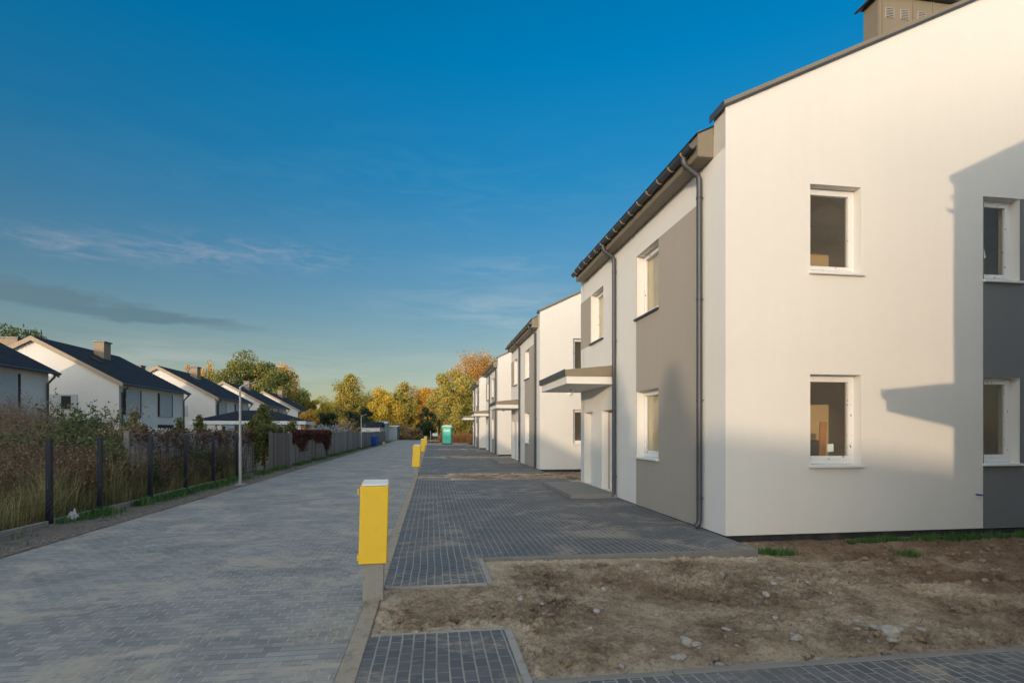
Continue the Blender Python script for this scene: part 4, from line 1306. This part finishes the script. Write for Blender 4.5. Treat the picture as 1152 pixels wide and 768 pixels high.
# grass at the plinth of the nearest house
xs, ys = [], []
for _ in range(9000):
    a = 6.3 + 4.2 * random.random() ** 0.8
    b = 7.58 - abs(random.gauss(0, 0.13)) - 0.02
    if noise.noise(Vector((a * 2.1, b * 4, 9))) > -0.25: xs.append(a); ys.append(b)
for _ in range(900):
    a, b = 4.72 + random.gauss(0, 0.16), 6.95 + random.gauss(0, 0.07)
    xs.append(a); ys.append(b)
for _ in range(260):
    xs.append(6.35 + random.gauss(0, .1)); ys.append(6.45 + random.gauss(0, .05))
xs, ys = np.array(xs), np.array(ys)
zs = np.array([min(dirt_h(a, b), -0.09 if b > 7.3 else 0) for a, b in zip(xs, ys)])
grass('grass_tufts', 'bright green grass growing at the foot of the sunlit gable', xs, ys, zs, 0.04 + 0.075 * rng.random(len(xs)), 0.0025 + 0.002 * rng.random(len(xs)), 'grass', 0.8)
# dry brush beyond the toilet
n = 9000
x = 1.0 + rng.random(n) * 8; y = 73.5 + rng.random(n) * 6
grass('dry_brush', 'orange brown dry brush behind the portable toilet', x, y, np.full(n, -0.02), 0.5 + 0.9 * rng.random(n), 0.012 + 0.01 * rng.random(n), 'drybrush', 0.5)
n = 9000
x = -9 + rng.random(n) * 12; y = 99 + rng.random(n) * 10
grass('dry_grass', 'dull dry grass beyond the end of the road', x, y, np.full(n, -0.1), 0.4 + 0.7 * rng.random(n), 0.015 + 0.012 * rng.random(n), 'straw', 0.5)

# ------------------------------------------------------------------ fences on the left
FX = -6.32
fence = thing('wire_fence', 'dark metal post and wire fence along the left verge', 'fence', (FX, 10.1, 0))
PY = [-3.6, -1.8, 0.0, 1.4, 3.3, 5.1, 6.9, 8.85]
for k, py in enumerate(PY):
    p = MB(); p.box(-0.04, 0.04, py - 0.035, py + 0.035, -0.2, 1.45)
    p.box(-0.043, 0.043, py - 0.038, py + 0.038, 1.452, 1.47)
    po = p.build('post', M['postdark'], fence, bevel=0.004)
    c = MB()
    for z_ in (0.35, 0.85, 1.35): c.tube([(0.04, py, z_), (0.055, py, z_)], 0.014, 8)
    c.build('clamp', M['graphite'], po)
for a, b in zip(PY, PY[1:]):
    w = MB()
    yy = a + 0.08
    while yy < b - .05:
        w.tube([(-0.02, yy, 0.14), (-0.02, yy, 1.38)], 0.0016, 4); yy += 0.2
    for z_ in (0.2, 0.4, 0.6, 0.8, 1.0, 1.2, 1.36):
        w.tube([(-0.025, a + .03, z_), (-0.025, b - .03, z_)], 0.002, 4)
    w.build('wire_panel', M['postdark'], fence, fix=False)
    s = MB(); s.box(-0.03, 0.03, a + 0.06, b - 0.06, -0.15, 0.115 + random.uniform(-.01, .02))
    s.build('base_slab', M['edging'], fence, bevel=0.006)
    f = MB(); f.box(-0.08, 0.10, b - 0.09, b + 0.09, -0.2, 0.03 + random.uniform(0, .03)); f.build('post_footing', M['concrete'], fence, bevel=0.02)

cf = thing('concrete_fence', 'stained grey cast concrete panel fence overgrown with red creeper', 'fence', (-7.05, 13.9, 0))
yy = 0.0
k = 0
while yy < 9.2:
    p = MB(); p.box(-0.06, 0.06, yy - 0.06, yy + 0.06, -0.2, 1.6); p.build('post', M['concrete'], cf, bevel=0.01)
    if yy + 1.85 < 9.6:
        for z0 in (0.02, 0.53, 1.04):
            q_ = MB(); q_.box(-0.025, 0.025, yy + 0.062, yy + 1.785, z0, z0 + 0.5); q_.build('concrete_panel', M['cfence'], cf, bevel=0.008)
    yy += 1.85
wf = thing('board_fence', 'long weathered grey wooden board fence along the left verge', 'fence', (-6.45, 23.1, 0))
yy = 0.0; k = 0
while yy < 58:
    p = MB(); hgt = 1.52 + random.uniform(-.03, .05)
    x_ = -0.015 * yy * 0.4
    q_ = MB(); q_.hull8([(x_ - .02, yy + .05, 0), (x_ + .02, yy + .05, 0), (x_ + .008, yy + 2.95, 0), (x_ - .032, yy + 2.95, 0),
                         (x_ - .02, yy + .05, hgt), (x_ + .02, yy + .05, hgt), (x_ + .008, yy + 2.95, hgt - .03), (x_ - .032, yy + 2.95, hgt - .03)])
    q_.build('board_panel', M['boards'] if k not in (0,) else M['gatewood'], wf)
    p.box(x_ - .05, x_ + .05, yy - .045, yy + .045, -0.2, hgt + 0.06)
    p.build('post', M['concrete'] if k < 4 else M['gatewood'], wf, bevel=0.006)
    yy += 3.0; k += 1


def creeper(label, pts, mat, size=0.085, n_stem=14):
    c = pts.mean(0); base = np.array([c[0], c[1], 0.0])
    root = thing('creeper', label, 'climbing plant', tuple(base))
    v, q = leaves(pts - base, size)
    np_mesh('foliage', v, q, M[mat], root)
    m = MB()
    for k in range(n_stem):
        p = pts[rng.integers(len(pts))] - base
        m.tube([(p[0] + 0.02, p[1] + rng.normal() * .3, 0), (p[0] * .8 + .02, p[1] + rng.normal() * .15, p[2] * .6), tuple(p)], [0.012, 0.008, 0.003], 5)
    m.build('stems', M['twig'], root, fix=False)


def curtain(x, y0, y1, z0, z1, n, dens, top=0.15):
    y = y0 + rng.random(n) * (y1 - y0)
    lo = np.array([z1 - (z1 - z0) * (0.25 + 0.95 * max(0, 0.5 + noise.noise(Vector((a * dens, 2.2, 0))))) for a in y])
    z = z1 + top * rng.random(n) - rng.random(n) ** 1.3 * (z1 - lo)
    xx = x + np.abs(rng.normal(size=n)) * 0.09
    return np.stack([xx, y, np.clip(z, 0.02, None)], 1)


creeper('red and brown creeper hanging over the concrete fence', curtain(-6.98, 13.9, 23.2, 0.8, 1.56, 2600, 1.3, 0.13), 'lf_creeper', 0.07, 55)
creeper('dark green creeper hanging over the fence beside the lamp post', curtain(-6.75, 22.0, 24.6, 0.1, 1.6, 3800, 0.8, 0.3), 'lf_thuja', 0.09)
creeper('dark red creeper draped over the wooden fence', curtain(-6.5, 26.6, 36.0, 0.35, 1.55, 6500, 0.5, 0.12), 'lf_red', 0.11)
P = curtain(-6.96, 14.0, 19.0, 0.0, 1.0, 1500, 1.6); P[:, 2] *= 0.8
creeper('sparse greenish creeper low on the concrete fence', P, 'lf_bush', 0.08)

# ------------------------------------------------------------------ lamp posts
def make_lamp(x, y):
    root = thing('street_lamp', 'x', 'street lamp', (x, y, 0))
    p = MB(); p.tube([(0, 0, 0), (0, 0, 0.5), (0, 0, 2.86)], [0.044, 0.042, 0.029], 14); p.build('pole', M['galv'], root, smooth=True)
    p = MB(); p.box(-0.13, 0.13, -0.13, 0.13, 0.0, 0.022)
    bo = p.build('base_plate', M['galv'], root, bevel=0.004)
    for a in (-.09, .09):
        for b in (-.09, .09):
            p = MB(); p.tube([(a, b, 0.022), (a, b, 0.05)], 0.012, 6); p.build('bolt', M['galv'], bo)
    p = MB(); p.tube([(0, 0, 2.80), (0, 0, 2.88), (0.06, 0, 2.93), (0.22, 0, 2.98)], [0.034, 0.032, 0.026, 0.022], 12); p.build('arm', M['galv'], root, smooth=True)
    p = MB(); p.hull8([(0.18, -0.04, 2.955), (0.50, -0.06, 3.06), (0.50, 0.06, 3.06), (0.18, 0.04, 2.955), (0.175, -0.035, 2.99), (0.495, -0.05, 3.09), (0.495, 0.05, 3.09), (0.175, 0.035, 2.99)])
    h = p.build('lamp_head', M['lamphead'], root, bevel=0.012)
    p = MB(); p.hull8([(0.26, -0.035, 2.974), (0.46, -0.045, 3.040), (0.46, 0.045, 3.040), (0.26, 0.035, 2.974), (0.26, -0.035, 2.984), (0.46, -0.045, 3.050), (0.46, 0.045, 3.050), (0.26, 0.035, 2.984)])
    p.build('lens', M['graphite'], h)
    return root


l1 = make_lamp(-5.62, 17.1); l1['label'] = 'slim grey street lamp standing in front of the concrete fence'; l1['group'] = 'street lamps'
l2 = copy_tree(l1); l2.location = (-6.1, 49.0, 0); l2['label'] = 'far street lamp beside the wooden fence near the road end'

# ------------------------------------------------------------------ yellow utility pedestals on the kerb
def make_pedestal():
    root = thing('utility_pedestal', 'x', 'utility pedestal', (-0.555, 5.36, 0))
    b = MB(); b.hull8([(-.093, -.085, -.1), (.093, -.085, -.1), (.093, .085, -.1), (-.093, .085, -.1), (-.1, -.09, .36), (.1, -.09, .36), (.1, .09, .36), (-.1, .09, .36)])
    b.build('base', M['pedestal'], root, bevel=0.006)
    t0, t1, dx = 0.345, 1.075, 0.012
    c = MB(); c.hull8([(-.135, -.115, t0), (.125, -.115, t0), (.125, .115, t0), (-.135, .115, t0), (-.135 + dx, -.115, t1), (.125 + dx, -.115, t1), (.125 + dx, .115, t1 + .03), (-.135 + dx, .115, t1 + .03)])
    co_ = c.build('cover', M['yellow'], root, bevel=0.008)
    for z_ in (t0 + .03, t1 - .075):
        c = MB(); c.box(-.148, -.1352, -.105, -.05, z_, z_ + .05); c.build('hinge', M['yellow'], co_, bevel=0.003)
    l = MB(); l.hull8([(-.11, -.112, t1 + .004), (.13, -.112, t1 + .004), (.13, .112, t1 + .034), (-.11, .112, t1 + .034), (-.095, -.10, t1 + .02), (.135, -.112, t1 + .022), (.13, .10, t1 + .052), (-.10, .10, t1 + .05)])
    l.build('lid', M['lid'], root, bevel=0.004)
    return root


ped = make_pedestal()
for k, lab in enumerate(('nearest yellow utility box on a grey base at the kerb', 'second yellow utility box along the kerb, by the first dirt gap',
                         'third yellow utility box along the kerb, half hidden by the second', 'farthest yellow utility box along the kerb')):
    p = ped if k == 0 else copy_tree(ped)
    p.location = (-0.555, 5.36 + PER * k - (0.15 if k else 0), 0)
    p.rotation_euler = (R(-0.6 * (k == 0)), R((0.5, 2.5, 2.0, 1.0)[k]), R((3, -4, 2, 0)[k]))
    tag(p, lab, None, 'yellow utility boxes along the kerb')

# ------------------------------------------------------------------ portable toilet, board, bin, bag
wc = thing('portable_toilet', 'green portable toilet with pale domed roof beyond the last house', 'portable toilet', (1.85, 65.0, 0), R(-8))
b = MB(); b.box(-.55, .55, -.55, .55, 0.08, 2.05); bo = b.build('cabin', M['green_dark'], wc, bevel=0.04)
b = MB(); b.box(-.46, .46, -.575, -.552, 0.16, 1.98); d = b.build('door', M['green_plastic'], wc, bevel=0.01)
b = MB(); b.box(-.36, .36, -.592, -.577, 1.52, 1.78); b.build('sign_plate', M['mint'], d, bevel=0.01)
b = MB(); b.box(-.012, .012, -.588, -.577, 0.5, 1.4); b.box(.34, .40, -.60, -.577, 1.0, 1.12); b.build('handle', M['green_dark'], d)
b = MB(); b.prism([(-.60, 2.05), (.60, 2.05), (.58, 2.16), (.3, 2.27), (0, 2.30), (-.3, 2.27), (-.58, 2.16)], -.60, .60); b.build('roof', M['mint'], wc, bevel=0.02)
b = MB(); b.box(-.56, .56, -.56, .56, 0, 0.078); b.build('skid', M['graphite'], wc)
b = MB(); b.tube([(.4, .4, 2.1), (.4, .4, 2.45)], 0.05, 8); b.build('vent_pipe', M['mint'], wc)

nb = thing('notice_board', 'small white board on short legs left of the portable toilet', 'board', (*at(489.6, 68), 0))
b = MB(); b.box(-.33, .33, -.02, .02, 0.95, 1.32); b.build('panel', M['white'], nb)
for s in (-.25, .25):
    b = MB(); b.box(s - .025, s + .025, .021, .06, -0.1, 1.25); b.build('leg', M['gatewood'], nb)
x, y = at(484.4, 67)
pl = MB(); pl.tube([(0, 0, -.1), (0, 0, 1.6)], 0.035, 8)
o = pl.build('marker_post', M['galv'], None, loc=(x, y, 0), smooth=True); tag(o, 'thin grey post beside the small white board', 'post')

bx, by = at(421.5, 55)
bn = thing('wheelie_bin', 'blue wheelie bin against the wooden fence near the road end', 'bin', (bx, by, 0), R(70))
b = MB(); b.hull8([(-.24, -.26, .08), (.24, -.26, .08), (.24, .26, .08), (-.24, .26, .08), (-.29, -.33, 1.0), (.29, -.33, 1.0), (.29, .33, 1.0), (-.29, .33, 1.0)]); b.build('body', M['blue'], bn, bevel=0.02)
b = MB(); b.prism([(-.31, 1.0), (.31, 1.0), (.30, 1.05), (0, 1.10), (-.30, 1.05)], -.35, .36); b.build('lid', M['blue'], bn, bevel=0.01)
for s in (-.26, .26):
    b = MB(); b.tube([(s - .03, .26, .1), (s + .03, .26, .1)], 0.1, 14); b.build('wheel', M['graphite'], bn)
x, y = at(431.8, 57.5)
st = MB(); st.hull8([(-.2, -.15, 0), (.2, -.15, 0), (.2, .15, 0), (-.2, .15, 0), (-.15, -.1, .42), (.14, -.12, .46), (.15, .1, .42), (-.13, .11, .45)])
o = st.build('stone_block', M['verge'], None, loc=(x, y, 0), bevel=0.05); tag(o, 'tan block standing at the road edge right of the blue bin', 'block')


def lump(name, r, mat, loc, sq=(1, 1, 0.7), sub=2, amp=0.35, seed=0, rough=2.2, parent=None):
    bm = bmesh.new(); bmesh.ops.create_icosphere(bm, subdivisions=sub, radius=1.0)
    for v in bm.verts:
        nn = noise.noise(v.co * rough + Vector((seed * 3.1, seed * 1.7, 0)))
        v.co = v.co * (1 + amp * nn)
        v.co = Vector((v.co.x * sq[0] * r, v.co.y * sq[1] * r, v.co.z * sq[2] * r))
    me = bpy.data.meshes.new(name); bm.to_mesh(me); bm.free(); me.materials.append(mat)
    o = bpy.data.objects.new(name, me); COL.objects.link(o); o.location = loc
    if parent: o.parent = parent
    return o


# crumpled white bag at the foot of the nearest post
bm = bmesh.new(); bmesh.ops.create_icosphere(bm, subdivisions=4, radius=1.0)
for v in bm.verts:
    c = v.co.copy()
    n_ = noise.fractal(c * 2.0 + Vector((4, 2, 1)), 1.0, 2.0, 3)
    ridge = abs(noise.noise(c * 3.5)) * 0.55
    k_ = 1 + 0.35 * n_ - ridge
    ear = sum(h_ * max(0.0, 1 - math.hypot(c.x / .55, (c.y - y_) / .38)) for y_, h_ in ((-.5, .07), (.42, .11))) if c.z > 0 else 0
    v.co = Vector((c.x * 0.07 * k_, c.y * 0.115 * k_, c.z * 0.07 * k_ + ear + 0.05))
me = bpy.data.meshes.new('plastic_bag'); bm.to_mesh(me); bm.free(); me.materials.append(M['bag'])
o = bpy.data.objects.new('plastic_bag', me); COL.objects.link(o); o.location = (FX + 0.14, 10.46, 0.05)
tag(o, 'crumpled white plastic bag lying at the foot of the nearest dark fence post', 'bag')

# ------------------------------------------------------------------ garden shelter, trellis, sheds
gx, gy = at(289, 37)
gz = thing('garden_shelter', 'low garden shelter with dark hipped roof and white posts behind the fence', 'shelter', (gx, gy, 0), R(4))
r = MB(); a, b_, h0, h1 = 3.45, 2.3, 2.22, 3.0
r.poly([(-a, -b_, h0), (a, -b_, h0), (1.0, 0, h1), (-1.0, 0, h1)]); r.poly([(a, -b_, h0), (a, b_, h0), (1.0, 0, h1)])
r.poly([(a, b_, h0), (-a, b_, h0), (-1.0, 0, h1), (1.0, 0, h1)]); r.poly([(-a, b_, h0), (-a, -b_, h0), (-1.0, 0, h1)])
r.poly([(-a, -b_, h0 - .02), (-a, b_, h0 - .02), (a, b_, h0 - .02), (a, -b_, h0 - .02)])
r.build('roof', M['tiles'], gz)
r = MB()
for (x0, x1, y0, y1) in ((-a, a, -b_ - .03, -b_), (-a, a, b_, b_ + .03), (-a - .03, -a, -b_, b_), (a, a + .03, -b_, b_)): r.box(x0, x1, y0, y1, h0 - .2, h0 + .02)
r.build('fascia', M['trellis'], gz)
for px_ in (-3.0, -1.75, 1.55, 3.0):
    r = MB(); r.box(px_ - .14, px_ + .14, -2.1, -1.85, 0, 2.05); r.build('post', M['trellis'], gz)
    r = MB(); r.box(px_ - .14, px_ + .14, 1.85, 2.1, 0, 2.05); r.build('post', M['trellis'], gz)
for z_ in (1.25, 1.42, 1.59, 1.76):
    r = MB(); r.box(-2.85, -1.9, -2.0, -1.96, z_, z_ + .1); r.build('slat', M['trellis'], gz)
tx, ty = at(179, 29)
tz = MB()
for k in range(-6, 7):
    for sgn in (1, -1):
        x0 = k * 0.13
        tz.hull8([(x0 - .02 - sgn * .16, -.012 * sgn, 0), (x0 + .02 - sgn * .16, -.012 * sgn, 0), (x0 + .02 - sgn * .16, -.012 * sgn + .01, 0), (x0 - .02 - sgn * .16, -.012 * sgn + .01, 0),
                  (x0 - .02 + sgn * .16, -.012 * sgn, .42), (x0 + .02 + sgn * .16, -.012 * sgn, .42), (x0 + .02 + sgn * .16, -.012 * sgn + .01, .42), (x0 - .02 + sgn * .16, -.012 * sgn + .01, .42)])
tr = thing('lattice_panel', 'white wooden lattice panel in front of the large gabled house', 'trellis', (tx, ty, 0))
tz.build('lattice', M['trellis'], tr, loc=(0, 0, 1.32))
f = MB(); f.box(-.98, .98, -.04, .04, 1.25, 1.31); f.box(-1.0, -.94, -.04, .04, -.1, 1.8); f.box(.94, 1.0, -.04, .04, -.1, 1.8); f.build('frame', M['trellis'], tr)


def shed(label, px, dep, wpx, eave, ridge, roofm, wallm, depth=3.0):
    x, y = at(px, dep); w = wpx * dep / F_PX / 2
    e, rr = zat(eave, dep), zat(ridge, dep)
    root = thing('shed', label, 'shed', (x, y, 0), R(-4))
    b = MB(); b.box(-w, w, 0, depth, -0.2, e); b.build('wall', M[wallm], root)
    b = MB(); b.prism([(0, 0)], 0, 0) if False else None
    b.hull8([(-w - .2, -.25, e + .004), (w + .2, -.25, e + .004), (w + .2, depth + .2, e + .004), (-w - .2, depth + .2, e + .004),
             (-w - .2, -.25, e + .06), (w + .2, -.25, e + .06), (w + .2, depth * .5, rr), (-w - .2, depth * .5, rr)])
    b.build('roof', M[roofm], root)
    b = MB(); b.box(-w * .5, -w * .1, -.03, -.003, 0.1, e * .8); b.build('door', M['lpanel'], root)


shed('low white shed with dark pitched roof behind the far fence', 417, 88, 20, 480.5, 474.0, 'tiles', 'lwall', 5)
shed('pale blue-grey shed right of the dark roofed one', 430, 92, 9, 476.5, 473.5, 'lpanel', 'shedwall')
shed('flat low blue-grey shed at the far end of the fence', 441, 94, 11, 480.0, 478.5, 'lwall', 'shedwall')

# ------------------------------------------------------------------ stones on the dirt
SL = 'small pale stone lying loose on the churned dirt by the gable'
GST = 'loose stones on the dirt'
protos = [lump('stone', 1.0, M['stone' if k % 3 else 'stone2'], (0, 0, 0), (1, 0.75 + 0.1 * k % 0.3, 0.6), 2, 0.45, k + 1) for k in range(7)]
used = set()
def place_stone(x, y, s, label=None):
    k = random.randrange(7)
    if k not in used: o = protos[k]; used.add(k)
    else: o = protos[k].copy(); COL.objects.link(o)
    o.location = (x, y, min(0.01, dirt_h(x, y)) + s * 0.18)
    o.scale = (s, s * random.uniform(.7, 1.0), s * random.uniform(.6, 1.0)); o.rotation_euler = (random.uniform(-.3, .3), random.uniform(-.3, .3), random.random() * 6)
    tag(o, label or SL, 'stone', GST)


def gp(px, py, z=-0.07):
    d = F_PX * (EYE - z) / (py - HY)
    return at(px, d)


place_stone(*gp(584, 680), 0.055, 'pale stone lying alone on the dirt right of the small paved strip')
place_stone(*gp(1000, 715), 0.09, 'flat wedge shaped grey stone near the bottom right paving')
place_stone(*gp(1018, 703), 0.045, 'small white stone next to the flat wedge shaped one')
place_stone(*gp(620, 699), 0.04, 'whitish stone on the dirt left of the two clods')
place_stone(*gp(774, 728), 0.06, 'pale stone beside the dark clods near the lower paving edge')
for (cx_, cy_, sx_, sy_, n_) in ((880, 655, 34, 13, 24), (930, 668, 55, 14, 26), (1010, 705, 30, 8, 10), (600, 690, 50, 14, 14), (800, 735, 40, 8, 16), (750, 690, 130, 30, 26), (640, 650, 60, 8, 6)):
    for _ in range(n_):
        px, py = random.gauss(cx_, sx_), random.gauss(cy_, sy_)
        if py < 632 or py > 755: continue
        x, y = gp(px, py)
        if not (X_K + .1 < x < 9 and 3.5 < y < 6.65): continue
        if x < .65 and not (4.45 < y < 5.6): continue
        place_stone(x, y, 0.014 + 0.036 * random.random() ** 1.6)
for k in range(7):
    if k not in used: place_stone(3.0 + 0.2 * k, 5.0, 0.02)
x, y = gp(1060, 650)
o = lump('brick_fragment', 0.05, M['brickbit'], (x, y, dirt_h(x, y) + 0.02), (1, .6, .5), 2, .4, 9); tag(o, 'orange brick fragment lying on the dirt at the right', 'brick fragment')
bm = bmesh.new()
made = 0
while made < 420:
    x = X_K + .15 + 8.5 * random.random() ** 1.2; y = 3.55 + 3.3 * random.random()
    if x < .72 and not (4.5 < y < 5.55): continue
    if y > 6.6 and x < 4.45: continue
    if fb(x, y, 0.8, 2, 21.0) < -0.10: continue
    sz = 0.012 + 0.040 * random.random() ** 2.2
    mt_ = Matrix.Translation((x, y, min(0.012, dirt_h(x, y)) + sz * .25)) @ Matrix.Rotation(random.random() * 6, 4, 'Z') @ Matrix.Diagonal((sz, sz * random.uniform(.6, 1), sz * random.uniform(.5, .85), 1))
    r_ = bmesh.ops.create_icosphere(bm, subdivisions=2, radius=1.0)
    o3 = Vector((made * 1.7, made * .3, 0))
    for v in r_['verts']:
        v.co = mt_ @ (v.co * (1 + .45 * noise.noise(v.co * 2.2 + o3)))
    made += 1
me = bpy.data.meshes.new('clods'); bm.to_mesh(me); bm.free(); me.materials.append(M['dirt'])
o = bpy.data.objects.new('clods', me); COL.objects.link(o); tag(o, 'brown clods of earth strewn over the churned dirt', 'clods', None, 'stuff')
# clods and pebbles too many to count
V = []; Q = []; kk = 0
tet = np.array([(1, 0, -.4), (-.5, .87, -.4), (-.5, -.87, -.4), (0.1, 0.1, .8)])
T = []
for _ in range(5200):
    x = X_K + .05 + 9.5 * random.random() ** 1.3; y = 3.48 + 3.9 * random.random()
    if x < .68 and not (4.45 < y < 5.6): continue
    if y > 6.68 and x < 4.40: continue
    if noise.noise(Vector((x * .9, y * .9, 3))) < -0.05 and random.random() < .75: continue
    s = 0.004 + 0.014 * random.random() ** 2.5
    a = random.random() * 6; ca, sa = math.cos(a), math.sin(a)
    jt = 1 + rng.normal(size=(4, 3)) * .25
    p = tet * jt * s
    p = np.stack([p[:, 0] * ca - p[:, 1] * sa, p[:, 0] * sa + p[:, 1] * ca, p[:, 2]], 1) + np.array([x, y, min(.012, dirt_h(x, y)) + s * .2])
    V.append(p); T += [(kk, kk + 1, kk + 3), (kk + 1, kk + 2, kk + 3), (kk + 2, kk, kk + 3)]; kk += 4
tag(np_mesh('gravel', np.concatenate(V), None, M['stone2'], tris=np.array(T)), 'scattered clods and pebbles on the dirt', 'gravel', None, 'stuff')
V = []; T = []; kk = 0
for _ in range(5200):
    y = 6 + 24 * random.random() ** 1.5; x = -5.35 - abs(random.gauss(0, .45))
    s = 0.005 + 0.016 * random.random() ** 2.5
    p = tet * (1 + rng.normal(size=(4, 3)) * .25) * s + np.array([x, y, 0.02 + s * .2])
    V.append(p); T += [(kk, kk + 1, kk + 3), (kk + 1, kk + 2, kk + 3), (kk + 2, kk, kk + 3)]; kk += 4
tag(np_mesh('verge_gravel', np.concatenate(V), None, M['stone2'], tris=np.array(T)), 'gravel on the verge left of the road', 'gravel', None, 'stuff')
